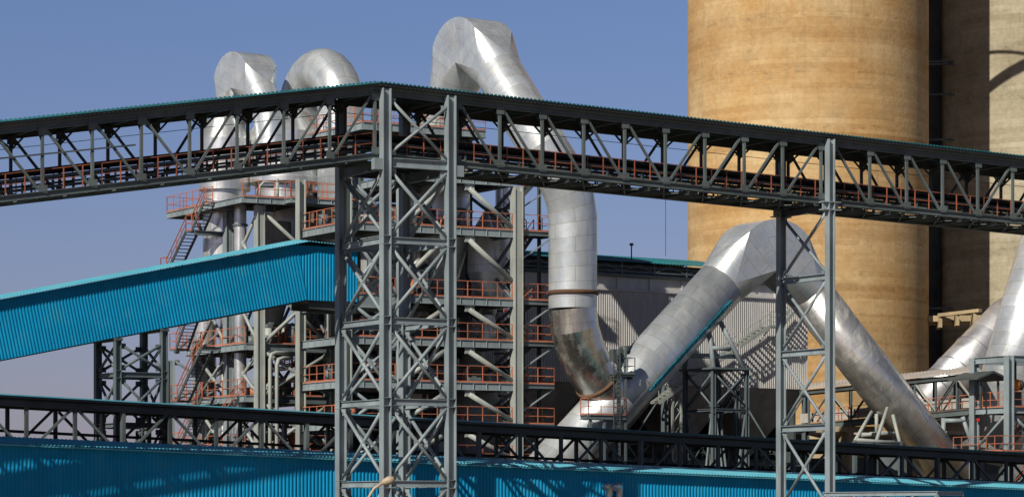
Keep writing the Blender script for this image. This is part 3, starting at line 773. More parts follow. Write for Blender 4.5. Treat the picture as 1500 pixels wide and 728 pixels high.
# ---- centre tower
ct = thing('process_tower', 'middle process tower of six railed orange decks behind the lattice tower', 'process tower', G(22, 38, 0))
t0, t1 = T(590, 31), T(757, 31)
Ls = [zl(752, y, 31) for y in (263, 338, 439, 500, 562, 621, 677)]
ztop = zl(700, 192, 36)
for t, w, top in ((t0, 31, Ls[0]), (t1, 31, Ls[0] - .1), (t0, 38, ztop), (t1, 38, ztop), (t0, 45, ztop), (t1, 45, ztop)):
    m = MB(); m.hcol(G(t, w, 0), top - .4, .7, .62, .05)
    if w == 31: m.quadbox(G(t, w, top / 2 - .3), U * .3, V * .28, Z * (top / 2 - .4))
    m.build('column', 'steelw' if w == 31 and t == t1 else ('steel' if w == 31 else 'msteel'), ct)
for i, z in enumerate(Ls):
    deck(ct, t0 + .3, t1 - .34, 31.0, 37.6, z, 'f' if i else '', .5, 'steel')
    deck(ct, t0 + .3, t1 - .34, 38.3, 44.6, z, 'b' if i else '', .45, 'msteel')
    if i: deck(ct, t1 + .35, t1 + 2.9, 31.0, 32.6, z, 'fr' if i < 6 else 'frl', .3, 'msteel', False)
    if i: rail([G(t0 + .4, 34.5, z), G(t1 - .4, 34.5, z)]).build('handrail', 'orange', ct)
deck(ct, t0 - .5, t1 + .3, 35.8, 45.2, ztop, 'fl', .5, 'steel')
deck(ct, t0 - 3.9, t0 - .4, 31.3, 38, Ls[1], 'fl', .5, 'steel'); deck(ct, t0 - 3.9, t0 - .4, 31.3, 38, Ls[3], 'f', .5, 'steel'); deck(ct, t0 - 3.9, t0 - .4, 31.3, 38, Ls[5], 'fl', .5, 'steel')
deck(ct, t0 - 3.9, t0 - .4, 31.3, 38, Ls[2], 'f', .9, 'steel', False); deck(ct, t0 - 3.9, t0 - .4, 31.3, 38, Ls[4], 'fl', .5, 'steel')
for w in (31.2, 38):
    m = MB(); m.hcol(G(t0 - 4, w, 0), Ls[0], .6, .5, .05); m.build('column', 'steelw', ct)
Lx = Ls + [0]
for a, b_ in zip(Lx, Lx[1:]):                       # inclined pipe struts under every deck
    m = MB(); m.tube(G(t1 - 3.6, 31.1, a - .75), G(t1 - .35, 31.1, b_ + .25 if a - b_ < 3.5 else a - 3.3), .17, 12)
    m.quadbox(G(t1 - 3.55, 31.1, a - .68), U * .35, V * .05, Z * .22); m.build('strut', 'steelw', ct)
    m = MB(); m.tube(G(t0 + 3.2, 31.1, a - .75), G(t0 + .35, 31.1, b_ + .25 if a - b_ < 3.5 else a - 3.3), .17, 12); m.build('strut', 'steelw', ct)
    for t in (t0, t1): xbrace(ct, G(t, 31.4, b_), G(t, 31.4, a - .5), G(t, 37.6, b_), G(t, 37.6, a - .5), .12, 'msteel')
    xbrace(ct, G(t0 + .4, 38, b_), G(t0 + .4, 38, a - .5), G(t1 - .4, 38, b_), G(t1 - .4, 38, a - .5), .12, 'msteel')
    xbrace(ct, G(t0 - 3.8, 31.3, b_), G(t0 - 3.8, 31.3, a - .5), G(t0 - .4, 31.3, b_), G(t0 - .4, 31.3, a - .5), .12, 'steel')
    hgt = a - b_
    m = MB(); m.bar(G(t1 + 2.8, 31.1, a - .35), G(t1 + .35, 31.1, max(a - 1.9, .2)), .09); m.build('strut', 'steel', ct)
    stair(ct, G(t1 + 2.3, 32.7, a), G(t1 + .55, 32.7, a - hgt / 2), .8, V)
    stair(ct, G(t1 + .55, 33.7, a - hgt / 2), G(t1 + 2.3, 33.7, b_), .8, V)
    m = MB(); m.quadbox(G(t1 + .35, 33.6, a - hgt / 2 - .03), U * .25, V * 1, Z * .03); m.build('landing', 'dsteel', ct)
for w in (32.5, 34.7):
    m = MB(); m.hcol(G(t1 + 2.6, w, 0), Ls[0], .2, .2, .03); m.build('column', 'dsteel', ct)
for i, z in enumerate(Ls[1:]):
    clutter(ct, t0 + .6, t1 - 2.5, 32, 36.5, z, 14, 20 + i); clutter(ct, t0 - 3.4, t0 - 1, 32, 36.5, z, 4, 40 + i)
clutter(ct, t0 + .6, t1 - 2, 37, 41, ztop, 5, 77)
# vessels in the middle tower
for nm, lb, px, w, prof in (
    ('cyclone', 'silvery cone-bottomed cyclone inside the middle process tower', 652, 37, [(1.0, 230), (1.7, 255), (1.7, 350), (.35, 455), (.35, 500)]),
    ('cyclone', 'second narrower cyclone right of the cone-bottomed one in the middle tower', 716, 35, [(.35, 310), (1.45, 350), (1.45, 400), (.3, 470), (.3, 500)]),
    ('dust_hopper', 'grey round bin standing low inside the middle process tower', 694, 36, [(.4, 500), (.7, 520), (1.3, 560), (2.0, 600), (2.0, 690)]),
    ('small_cyclone', 'small shiny domed cyclone on the third middle deck', 714, 33, [(.15, 456), (.55, 462), (.6, 500)]),
    ('cyclone', 'shaded cyclone left of centre behind the crossed lattice bracing', 560, 40, [(1.0, 300), (1.6, 330), (1.6, 410), (.35, 500), (.35, 560)])):
    c = G(T(px, w), w, 0); o = thing(nm, lb, 'cyclone' if 'cyc' in nm else 'bin', c)
    m = MB(); m.lathe(c, [(r, CZ + (H - py) * c.y / F) for r, py in prof], 36); m.build('body', 'duct' if px != 694 else 'steelw', o)

for nm, lb, px, w, rr, y0, y1 in (
    ('riser_pipe', 'thin silvery riser pipe behind the left railed decks', 352, 43, .42, 300, 700),
    ('riser_pipe', 'dark grey riser pipe near the right column of the left tower', 468, 46, .6, 300, 700),
    ('riser_pipe', 'silvery riser pipe just right of the lattice tower top', 612, 39.5, .75, 215, 700),
    ('riser_pipe', 'wide grey riser duct in the shade of the middle decks', 640, 42, 1.1, 205, 700),
    ('riser_pipe', 'slim silvery riser pipe left of the thick pale column', 736, 40, .5, 240, 700)):
    c = G(T(px, w), w, 0); o = thing(nm, lb, 'pipe', c); m = MB()
    m.lathe(c, [(rr, CZ + (H - y1) * c.y / F), (rr, CZ + (H - y0) * c.y / F)], 24); m.build('pipe', 'drum' if 'silv' in lb else 'greyd', o)
    m = MB()
    for y in range(y0 + 30, y1, 62): z = CZ + (H - y) * c.y / F; m.lathe(c, [(rr + .1, z - .06), (rr + .1, z + .06)], 24)
    m.build('flange', 'msteel', o)
for z0, z1_ in zip([zHd, zBk, zC], [zBk, zC, zD]):
    for w in (50.3, 54.8): xbrace(lt, G(tA + .3, w, z1_ + .1), G(tA + .3, w, z0 - .5), G(tB - .3, w, z1_ + .1), G(tB - .3, w, z0 - .5), .1, 'msteel')
for z, s_ in ((Ls[1], 61), (Ls[2], 62), (Ls[3], 63), (Ls[4], 64), (Ls[5], 65)): clutter(ct, t0 + .6, t1 - 2, 38.5, 43, z, 9, s_, ('msteel', 'dsteel', 'steelw', 'drum'))

# ============================ LARGE DUCTS ===================================
EB = GP(800, 222, 29.4); C = solveC(EB, E1, PN, 1.55, 667, 92); EA = C - E1 * 4.2 - Z * 4.4
tl = [GP(*p) for p in [(815, 247, 29.1), (827, 270, 29), (835, 292, 29), (839, 318, 29), (839, 452, 29), (842, 482, 29), (851, 512, 29.2), (865, 541, 29.5), (884, 567, 29.8), (905, 588, 30)]]
saddle('offgas_duct', 'tall silvery duct peaking top centre then dropping to a bottom elbow', C, E1, PN, 1.55, EA, EB, 1.6, 1.62, tailA=(EA - Z * 3.5 - E1 * .5,), tailB=tl, bands=((5, .83), (9, .6)), lt=2.7, mat2='ductp', split=7)
EA = GP(800, 697, 30); EB = GP(1412, 722, 30); C = GP(1141, 395, 28.25) + V * 1.75
o2, Pd2, rs2 = saddle('inverted_v_duct', 'huge inverted V silvery duct with a blue streak, right of centre', C, U, -V, 1.75, EA, EB, 1.75, 1.62, lt=3.4, mat2='ductq')
Pd2 = [EA, C + (U * rs2[0][2].x + Z * rs2[0][2].y) * 1.75 + (U * rs2[0][1].x + Z * rs2[0][1].y) * 3.4]
# blue painted stripe painted line along the lower edge of the left leg
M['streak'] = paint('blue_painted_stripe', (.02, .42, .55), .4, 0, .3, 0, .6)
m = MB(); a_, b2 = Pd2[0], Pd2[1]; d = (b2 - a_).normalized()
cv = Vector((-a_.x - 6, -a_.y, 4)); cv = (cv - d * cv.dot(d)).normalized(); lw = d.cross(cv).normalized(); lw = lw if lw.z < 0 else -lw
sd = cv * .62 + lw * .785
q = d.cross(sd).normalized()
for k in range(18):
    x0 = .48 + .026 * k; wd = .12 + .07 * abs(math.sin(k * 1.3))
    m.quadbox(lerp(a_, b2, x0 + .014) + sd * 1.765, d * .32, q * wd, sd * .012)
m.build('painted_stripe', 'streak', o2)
# valve collar and ladder platform at the duct junction
vp = thing('access_platform', 'small railed access platform with ladder at the foot of the big duct elbow', 'platform', G(T(895, 28), 27.5, 0))
zt = zl(890, 608, 27); ta_, tb_ = T(862, 27), T(917, 27)
deck(vp, ta_, tb_, 27, 28.0, zt, 'flr', .3, 'msteel', False)
zt2 = zl(912, 548, 27); deck(vp, T(893, 27) + .6, T(930, 27), 27, 27.9, zt2, 'fr', .16, 'dsteel', False, 'msteel')
for t in (ta_ + .2, T(886, 27), T(907, 27), tb_):
    m = MB(); m.bar(G(t, 27.1, 0), G(t, 27.1, zt - .3 if t < T(900, 27) else zl(900, 512, 27)), .16, .16, U); m.build('post', 'msteel', vp)
m = MB(); z = 2
while z < zl(900, 515, 27):
    m.bar(G(T(898, 27), 26.9, z), G(T(898, 27) + .5, 26.9, z), .04); z += .3
for s in (0, .5): m.bar(G(T(898, 27) + s, 26.9, 2), G(T(898, 27) + s, 26.9, zl(900, 512, 27)), .06)
m.build('ladder', 'dsteel', vp)
m = MB(); m.quadbox(G(T(908, 27), 27.5, zl(908, 520, 27)), U * .35, V * .3, Z * .4); m.tube(G(T(915, 27), 27.4, zl(915, 513, 27)), G(T(925, 27), 27.4, zl(925, 512, 27)), .3, 14); m.build('actuator', 'dsteel', vp)

# duct support frames
sf = thing('duct_support_frame', 'braced steel frame with slanted pipe legs under the left leg of the inverted V duct', 'support frame', G(T(1050, 30), 30, 0))
f0, f1 = T(1045, 28.3), T(1094, 28.3); zf = zl(1070, 541, 28.3)
lattice(sf, (f0, f1), (28.3, 31.8), [zl(1045, 600, 28.3)], lambda t, w: zf, 'msteel', .26, .26, .08, .2, brace_top=zf)
m = MB(); m.quadbox(G((f0 + f1) / 2, 30.05, zf + .05), U * ((f1 - f0) / 2 + .3), V * 2.1, Z * .06); m.build('platform', 'msteel', sf)
for (t, w, tt, wt, py) in ((f0 + .1, 28.4, f0 + .15, 29.2, 470), (f1 - .1, 28.4, f0 + .9, 29.2, 462), (f0 - .2, 31.6, f0 - .2, 30.9, 468), (f1, 31.6, f0 + .9, 30.8, 462)):
    m = MB(); m.tube(G(t, w, zf), G(tt, wt, zl(1060, py, 29)), .17, 12); m.build('leg', 'steel', sf)
m = MB(); m.tube(G(f0 + .1, 28.6, zf + 1.45), G(f0 + 1.6, 28.6, zf + 1.4), .14, 12); m.tube(G(f0 - .9, 29.8, zf + .95), G(f1 - .3, 28.9, zf + .95), .17, 12); m.build('cross_pipe', 'steel', sf)
sg_ = thing('duct_support_frame', 'small white pipe frame beneath the right leg of the inverted V duct', 'support frame', GP(1290, 700, 27.5) * 1)
zf = zl(1290, 644, 27)
for (a_, b2) in (((1252, 646, 27), (1277, 603, 28.6)), ((1283, 648, 27), (1300, 597, 28.4)), ((1319, 652, 27), (1308, 608, 28.4)), ((1284, 640, 30), (1284, 606, 30))):
    m = MB(); m.tube(GP(*a_), GP(*b2), .13, 12); m.build('leg', 'steelw', sg_)
m = MB(); m.tube(GP(1254, 644, 27), GP(1316, 649, 27), .14, 12); m.tube(GP(1262, 637, 29), GP(1316, 634, 28.4), .14, 12); m.build('cross_pipe', 'steelw', sg_)
m = MB()
for px in (1252, 1283, 1319): m.bar(G(T(px, 27), 27, 0), G(T(px, 27), 27, zl(px, 646, 27)), .25)
m.build('post', 'msteel', sg_)

# ============================ GREY FILTER BUILDING ==========================
ang = R(35); UB = Vector((math.cos(ang), math.sin(ang), 0)); VB = Vector((-math.sin(ang), math.cos(ang), 0))
CB = Vector((22.6, 235, 0))
def Bp(s, d, z): return CB - UB * s + VB * d + Z * (z)
fb = thing('filter_building', 'grey ribbed sheet-metal building with teal roof edge and hoppers, behind the big ducts', 'building', CB)
zw0, zw1 = CZ + 9.9, CZ + 16.7; LB = 34.
m = MB(); m.corr(Bp(LB, 0, zw1), UB * LB, Z * (zw0 - zw1), -VB, .2, .06); m.build('wall', 'grey', fb)
m = MB(); m.corr(Bp(0, 0, zw1), VB * 13, Z * (zw0 - zw1), UB, .2, .06); m.build('wall', 'grey', fb)
m = MB(); m.quadbox(Bp(LB / 2, .25, CZ + 17.35), UB * LB / 2, VB * .1, Z * .64)
k = 0
while k < LB: m.quadbox(Bp(k + .1, .1, CZ + 17.35), UB * .06, VB * .06, Z * .6); k += 3
m.quadbox(Bp(LB / 2, -.08, CZ + 16.72), UB * (LB / 2), VB * .12, Z * .05)
m.build('upper_panel', 'grey', fb)
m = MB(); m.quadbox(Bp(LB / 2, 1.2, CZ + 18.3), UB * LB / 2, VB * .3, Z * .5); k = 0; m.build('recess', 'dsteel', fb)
m = MB(); m.tube(Bp(LB, -.05, CZ + 17.85), Bp(0, -.05, CZ + 17.85), .17, 10)
k = 0
while k < LB: m.bar(Bp(k, -.3, CZ + 17.9), Bp(k, -.3, CZ + 18.75), .09); m.bar(Bp(k, -.3, CZ + 18.1), Bp(k + 1.5, -.3, CZ + 18.6), .05); m.bar(Bp(k + 3, -.3, CZ + 18.1), Bp(k + 1.5, -.3, CZ + 18.6), .05); k += 3
m.bar(Bp(LB, -.3, CZ + 18.1), Bp(0, -.3, CZ + 18.1), .08); m.bar(Bp(LB, -.3, CZ + 18.45), Bp(0, -.3, CZ + 18.45), .06)
m.build('eave_truss', 'msteel', fb)
m = MB(); m.corr(Bp(LB, -.6, CZ + 18.75), UB * (LB - 6.4), VB * 6 + Z * 1.0, Z, .3, .05); m.corr(Bp(LB, 11.5, CZ + 18.75), UB * (LB - 6.4), VB * -6 + Z * 1.0, Z, .3, .05)
m.build('roof', 'teal', fb)
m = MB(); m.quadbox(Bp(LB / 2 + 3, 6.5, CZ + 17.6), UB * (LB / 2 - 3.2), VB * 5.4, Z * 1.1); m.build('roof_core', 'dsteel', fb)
m = MB(); m.quadbox(Bp(LB / 2, 6.5, (zw0 + zw1) / 2), UB * (LB / 2 - .3), VB * 6.2, Z * (zw1 - zw0 - .2) / 2); m.build('inner_wall', 'greyd', fb)
hw = LB / 5
for i in range(5):
    m = MB(); c = Bp(hw * (i + .5), 3.4, 0); b = len(m.v); zt, zb = zw0 - .02, CZ + 4.9
    for (r1, r2, z) in ((hw / 2 - .05, 3.3, zt), (.35, .35, zb)):
        for sa, sb in ((-1, -1), (1, -1), (1, 1), (-1, 1)): m.v.append(c + UB * r1 * sa + VB * r2 * sb + Z * z)
    for k in range(4): m.f.append((b + k, b + (k + 1) % 4, b + 4 + (k + 1) % 4, b + 4 + k))
    m.f.append((b + 4, b + 5, b + 6, b + 7)); m.tube(c + Z * zb, c + Z * (zb - .9), .4, 14); m.build('hopper', 'greyd', fb)
for i in range(6):
    for d in (0, 7):
        m = MB(); c = Bp(min(hw * i + .2, LB - .2), d, 0); m.hcol(c, zw0 - .05, .4, .4, .05, UB); m.build('column', 'msteel', fb)
for i in range(5):
    m = MB(); m.tube(Bp(hw * i + .2, .05, zw0 - .4), Bp(hw * i + hw, .05, CZ + 1.2), .07); m.tube(Bp(hw * i + .2, .05, CZ + 1.2), Bp(hw * i + hw, .05, zw0 - .4), .07); m.build('brace', 'msteel', fb)
m = MB()
for z in (CZ + 1.1, CZ + 4.2): m.ibeam(Bp(LB, 0, z), Bp(0, 0, z), .25, .3)
m.build('beam', 'msteel', fb)
m = MB(); m.quadbox(Bp(LB / 2, 11, zw0 / 2), UB * (LB / 2), VB * .15, Z * (zw0 / 2 - .02)); m.quadbox(Bp(LB / 2, 5.6, CZ + .8), UB * LB / 2, VB * 5.2, Z * .1); m.quadbox(Bp(.6, 5.8, zw0 / 2 - .2), UB * .1, VB * 5.0, Z * (zw0 / 2 - .3)); m.build('shade_backing', 'dsteel', fb)  # dark sheets stand in for the shade under the building
rail([Bp(LB, .35, CZ + 4.4), Bp(0, .35, CZ + 4.4)], sp=1.4).build('handrail', 'msteel', fb)
rail([Bp(LB, .3, CZ + .9), Bp(0, .3, CZ + .9)], sp=1.4).build('handrail', 'orange', fb)
rn = random.Random(5)
for i in range(34):
    m = MB(); s_ = rn.uniform(1, LB - 1); d = rn.uniform(.8, 5); z0 = CZ + rn.choice((.9, .9, -3, -5)); h = rn.uniform(.6, 2.4)
    if rn.random() < .5: m.tube(Bp(s_, d, z0), Bp(s_, d, z0 + h), rn.uniform(.2, .6), 14); m.tube(Bp(s_, d, z0 + h), Bp(s_ + 1.3, d, z0 + h + .6), .15, 10)
    else: m.quadbox(Bp(s_, d, z0 + h / 2), UB * rn.uniform(.3, 1), VB * .5, Z * h / 2); m.tube(Bp(s_ - 1.2, d, z0 + h * .7), Bp(s_ + 1.2, d, z0 + h * .7), .18, 12)
    m.build('equipment', rn.choice(('greyd', 'msteel', 'conc', 'steelw')), fb)
for px in (925, 975):    # thin masts on the roof
    y = 226 if px == 925 else 228; p = PY(px, 386 if px == 925 else 388, y); h = .9 if px == 925 else 0
    if px == 925:
        mm = MB(); mm.bar(p, p + Z * 1.35, .07); mm.quadbox(p + Z * 1.4, Vector((.14, 0, 0)), Vector((0, .1, 0)), Z * .09)
        tag(mm.build('roof_lamp', 'dsteel', None, p), 'small lamp on a short pole on the teal roof edge', 'lamp')
# stair on the facade
fs = thing('facade_stair', 'pale steel staircase climbing the grey ribbed wall under the inverted V duct', 'staircase', Bp(8, -1.5, 0))
def onB(px, py, d):   # point on the plane parallel to the facade
    k = (px - 750) / F; b0 = CB + VB * d; s = (b0.x - k * b0.y) / (UB.x - k * UB.y); p = b0 - UB * s; p.z = CZ + (H - py) * p.y / F; return p
fl = [((1085, 507), (1128, 478)), ((1145, 478), (1168, 452)), ((965, 590), (1078, 512))]
for (a_, b2) in fl:
    hi = onB(*b2, -1.4); lo = onB(*a_, -1.4)
    mm = MB()
    stair(fs, hi, lo, .9, VB, 'steelw', False, 'steelw')
hi = onB(1128, 478, -1.4); lo = onB(1145, 478, -1.4); lo.z = hi.z
m = MB(); m.quadbox((hi + lo) / 2 + VB * .5, UB * ((lo - hi).length / 2), VB * .5, Z * .05); m.bar(lo + Z * -.1, lo + VB * 1.3 - Z * 1.1, .08); m.bar(hi - Z * .1, hi + VB * 1.3 - Z * 1.1, .08); m.build('landing', 'steelw', fs)
rail([hi, lo], sp=.5, t=.04, mid=3).build('handrail', 'steelw', fs)
for px in (985, 1040):
    p = onB(px, 575, -1.2); m = MB(); m.bar(Vector((p.x, p.y, 0)), p, .14); m.bar(Vector((p.x, p.y, 0)) + UB * .8, p + UB * .8, .14)
    z = 2
    while z < p.z - 1: m.bar(Vector((p.x, p.y, z)), Vector((p.x, p.y, z + 1)) + UB * .8, .06); z += 1
    m.build('support_post', 'steelw', fs)

# ============================ SILOS =========================================
def silo(cx, cy, r, mat, label):
    c = Vector((cx, cy, 0)); o = thing('concrete_silo', label, 'silo', c)
    m = MB(); m.lathe(c, [(r, 0), (r, CZ + 63), (r - .3, CZ + 63)], 128); m.build('shell', mat, o)
    m = MB(); m.lathe(c, [(r + .25, CZ + 61.2), (r + .25, CZ + 61.8)], 96); m.build('ring_beam', 'conc', o)
    m = MB(); m.lathe(c, [(r - .3, CZ + 63), (.5, CZ + 64)], 96); m.build('roof', 'conc', o)
    return o
S1 = Vector((25.55, 265.3, 0)); r1 = 10.35
s1 = silo(S1.x, S1.y, r1, 'silo', 'massive ochre concrete silo with horizontal stains, nearest and fully sunlit')
S2 = Vector((49.5, 280.3, 0))
m = MB(); pa, pb = Vector((32.4, 258.4, 59.6)), Vector((36.2, 249.5, 67.4)); m.bar(pa, pb, .7, .7); m.bar(Vector((33.0, 258.2, 63.0)), pb - Vector((.8, -2, 2.0)), .2); m.build('shadow_arm', 'gsteel', s1)  # unseen arm, added to cast a slanting shadow on the pale silo
s2 = silo(S2.x, S2.y, r1, 'silo2', 'paler concrete silo at the right edge, half in shadow')
sm_ = thing('lift_shaft', 'narrow dark clad lift shaft squeezed between the two silos', 'lift shaft', Vector((38.2, 281, 0)))
m = MB(); m.corr(Vector((36.4, 279, CZ + 62)), Vector((3.2, 1.2, 0)), Z * -(CZ + 62), Vector((.35, -.93, 0)), .3, .05); m.build('cladding', 'dsteel', sm_)
m = MB(); m.quadbox(Vector((38.2, 281.6, (CZ + 62) / 2)), Vector((1.7, .6, 0)), Vector((-.5, 1.5, 0)), Z * ((CZ + 62) / 2)); m.build('core', 'dsteel', sm_)
for py in (92, 96, 140, 206, 300, 452):
    m = MB(); z = CZ + (H - py) * 278 / F; m.bar(Vector((36.6, 277.6, z)), Vector((40.5, 277.2, z)), .2, .14)
    m.bar(Vector((39.3, 277.4, z)), Vector((41.6, 274.5, z - .6)), .15); m.build('landing_beam', 'gsteel', sm_)
# concrete bracket beams
cb = thing('concrete_bracket', 'beige concrete bracket frame jutting out between the silos above the tube', 'bracket', PY(1405, 470, 262))
def slab(a_, b2, c_, d_): return [PY(*a_), PY(*b2), PY(*c_), PY(*d_)]
m = MB()
p0, p1 = PY(1376, 466, 262), PY(1436, 459, 259)
m.bar(p0 + Z * .25, p1 + Z * .25, .5, .28)
for s in (0, .42, .85):
    q = lerp(p0, p1, s); m.quadbox(q - Z * .35 + Vector((.16, 1.4, 0)), Vector((.16, 0, 0)), Vector((.1, 1.6, 0)), Z * .44)
m.build('bracket_beam', 'conc', cb)
m = MB(); m.quadbox(lerp(p0, p1, .5) + Vector((.3, 4.2, -.1)), Vector((2.4, -.35, 0)), Vector((.5, 2.5, 0)), Z * .25); m.build('slab', 'conc', cb)
m = MB(); m.bar(PY(1350, 474, 268), PY(1378, 470, 264), .5, .35); m.build('tie_beam', 'conc', cb)

# ============================ RIGHT-HAND EQUIPMENT ==========================
def ductY(name, label, pts, rad, mat, n=48, bands=()):
    P = [PY(*p) for p in pts]; o = thing(name, label, 'duct', Vector((P[0].x, P[0].y, 0)))
    m = MB(); m.sweep(P, rad, n); m.build('pipe', mat, o)
    for (i, s, hw_) in bands:
        q = lerp(P[i], P[i + 1], s); d = (P[i + 1] - P[i]).normalized(); m = MB(); m.tube(q - d * hw_, q + d * hw_, rad + .06, 48); m.build('flange', 'ductb', o)
    return o
ductY('sloping_tube', 'smooth bright silver tube sloping up in front of the pale silo', [(1330, 622, 233), (1476, 469, 239), (1532, 436, 241)], 1.75, 'ductb', bands=((0, .28, .05), (0, .35, .05), (0, .47, .04), (0, .66, .04)))
o, = [ductY('leaning_duct', 'wide pale lagged duct leaning at the right edge', [(1448, 668, 226), (1507, 460, 228), (1566, 262, 230)], 2.2, 'duct')]
# inclined small gallery
wg = thing('belt_walkway', 'low open conveyor walkway with flat grey roof and orange rails before the silo', 'conveyor gallery', PY(1300, 760, 228))
def Q(px, up):      # along walkway
    s = (px - 1180) / 255; p = PY(px, 569 - 26 * s, 232 - 10 * s); q = Vector(p); q.z += up; return q
m = MB(); m.corr(Q(1172, 0) + Vector((0, -.4, 0)), Q(1436, 0) - Q(1172, 0), Vector((.3, 3.4, .5)), Z, .3, .04)
m.bar(Q(1172, -.02) + Vector((0, -.4, 0)), Q(1436, -.02) + Vector((0, -.4, 0)), .05, .1)
m.build('roof', 'asph', wg)
m = MB(); m.bar(Q(1172, -.28), Q(1436, -.28), .2, .3); m.bar(Q(1172, -.28) + Vector((.2, 2.6, 0)), Q(1436, -.28) + Vector((.2, 2.6, 0)), .2, .3); m.build('top_chord', 'dsteel', wg)
for k in range(9):
    px = 1185 + 31 * k
    for d in (0, 2.6):
        m = MB(); o_ = Vector((.2 * (d > 0), d, 0)); m.bar(Q(px, -2.75) + o_, Q(px, -.3) + o_, .13); m.build('post', 'msteel' if d == 0 else 'dsteel', wg)
        if k < 8:
            m = MB(); a_, b2 = (Q(px, -.4), Q(px + 31, -2.6)) if k % 2 else (Q(px, -2.6), Q(px + 31, -.4)); m.bar(a_ + o_, b2 + o_, .11); m.build('diagonal', 'steelw' if d == 0 and k % 2 else 'dsteel', wg)
m = MB(); m.bar(Q(1172, -2.95), Q(1436, -2.95), .2, .3); m.bar(Q(1172, -2.95) + Vector((.2, 2.6, 0)), Q(1436, -2.95) + Vector((.2, 2.6, 0)), .2, .3); m.build('bottom_chord', 'gsteel', wg)
m = MB(); m.bar(Q(1172, -2.75) + Vector((.1, 1.3, 0)), Q(1436, -2.75) + Vector((.1, 1.3, 0)), 2.4, .08); m.build('floor', 'dsteel', wg)
m = MB(); m.bar(Q(1172, -2.2) + Vector((.1, .8, 0)), Q(1436, -2.2) + Vector((.1, .8, 0)), .1, .7); m.build('side_guard', 'asph', wg)
rail([Q(1186, -2.75) + Vector((0, .1, 0)), Q(1436, -2.75) + Vector((0, .1, 0))], sp=.9).build('handrail', 'orange', wg)
for px in (1235, 1246, 1340):
    m = MB(); p = Q(px, -3.1) + Vector((0, .3, 0)); m.bar(Vector((p.x, p.y, 0)), p, .4, .4, U); m.bar(p + Vector((-2, 0, -.25)), p + Vector((2, 0, -.25)), .3, .4); m.build('column', 'conc', wg)
m = MB()
for py in (640, 668): m.bar(PY(1186, py, 232.5), PY(1330, py - 2, 230.5), .3, .3)
m.build('beam', 'conc', wg)
# right tower
rt = thing('process_tower', 'grey steel tower at the right edge with orange rails and a yellow-orange motor', 'process tower', PY(1477, 760, 216))
pc = PY(1478, 760, 216); pc.z = 0
def Rr(t, w, z): return pc + U * t + V * w + Z * z
zr = lambda py: CZ + (H - py) * 216 / F
for t, w in ((0, 0), (0, 3.9), (5, 0), (5, 3.9)):
    m = MB(); m.hcol(Rr(t, w, 0), zr(521), .55, .5, .05); m.build('column', 'steel', rt)
for py, bh in ((525, .45), (600, .45), (662, .4)):
    z = zr(py)
    for (p, q) in ((Rr(.27, 0, z), Rr(4.7, 0, z)), (Rr(0, .03, z), Rr(0, 3.87, z)), (Rr(.27, 3.9, z), Rr(4.7, 3.9, z)), (Rr(5, .03, z), Rr(5, 3.87, z))):
        m = MB(); m.ibeam(p, q, .24, bh); m.build('beam', 'steel', rt)
for py in (595, 657):
    z = zr(py); m = MB(); m.quadbox(Rr(2.5, 2, z), U * 2.3, V * 1.8, Z * .03); m.build('deck', 'dsteel', rt)
rail([Rr(-.1, 3.7, zr(596)), Rr(-.1, .2, zr(596))], sp=.8).build('handrail', 'orange', rt)
rail([Rr(.3, -.2, zr(596)), Rr(4.7, -.2, zr(596))], sp=.8).build('handrail', 'orange', rt)
rail([Rr(-1.0, 5, zr(661)), Rr(-1.0, -.6, zr(661)), Rr(4.8, -.6, zr(661))], sp=1).build('handrail', 'orange', rt)
m = MB(); m.quadbox(Rr(1.9, 2.3, zr(662)), U * 2.9, V * 2.9, Z * .05); m.build('deck', 'dsteel', rt)
stair(rt, Rr(3.4, .4, zr(600)), Rr(.2, .4, zr(655)), .8, V, 'msteel')
stair(rt, Rr(3.4, -.2, zr(662)), Rr(.4, -.2, zr(715)), .8, V, 'dsteel')
m = MB(); m.tube(Rr(.3, .1, zr(606)), Rr(2.4, .1, zr(640)), .12); m.tube(Rr(0, .3, zr(606)), Rr(0, 3.6, zr(655)), .1); m.build('brace', 'steel', rt)
m = MB()                      # shelter on the deck
for t, w in ((-.9, 2), (-.9, 4.6), (.8, 2.2), (.8, 4.6)): m.bar(Rr(t, w, zr(597)), Rr(t, w, zr(556)), .13)
pr = [(-1.5, 0), (-.05, .5), (1.4, 0), (1.4, .12), (-.05, .66), (-1.5, .12)]
m.prism([Rr(x, 1.6, zr(555) + h) for x, h in pr], V * 3.4); m.build('shelter', 'dsteel', rt)
m = MB(); m.tube(Rr(.7, .5, zr(563)), Rr(1.15, .5, zr(563)), .42, 20); m.build('motor', 'amber', rt)
m = MB(); m.tube(Rr(1.15, .5, zr(563)), Rr(1.5, .5, zr(563)), .36, 20); m.quadbox(Rr(.9, .6, zr(583)), U * .5, V * .3, Z * .5); m.tube(Rr(.9, .55, zr(555)), Rr(.9, .55, zr(528)), .18, 12); m.build('motor_mount', 'dsteel', rt)
for py in (548, 613):
    m = MB(); m.tube(Rr(0, 3.55, zr(py)), Rr(-.1, 3.3, zr(py) + .02), .11, 12); m.build('warning_beacon', 'red', rt)
# frame behind, pale goalpost
gp = thing('pipe_goalpost', 'pale blue-grey pipe portal between the walkway and the right tower', 'pipe frame', PY(1396, 760, 222))
m = MB(); m.tube(PY(1382, 655, 222), PY(1382, 612, 222), .17, 12); m.tube(PY(1382, 616, 222), PY(1414, 616, 222), .17, 12); m.tube(PY(1410, 610, 222), PY(1424, 652, 222), .16, 12); m.build('pipe', 'steel', gp)
m = MB(); m.tube(PY(1382, 655, 222), Vector((PY(1382, 655, 222).x, 222, 0)), .17, 12); m.build('leg', 'steel', gp)
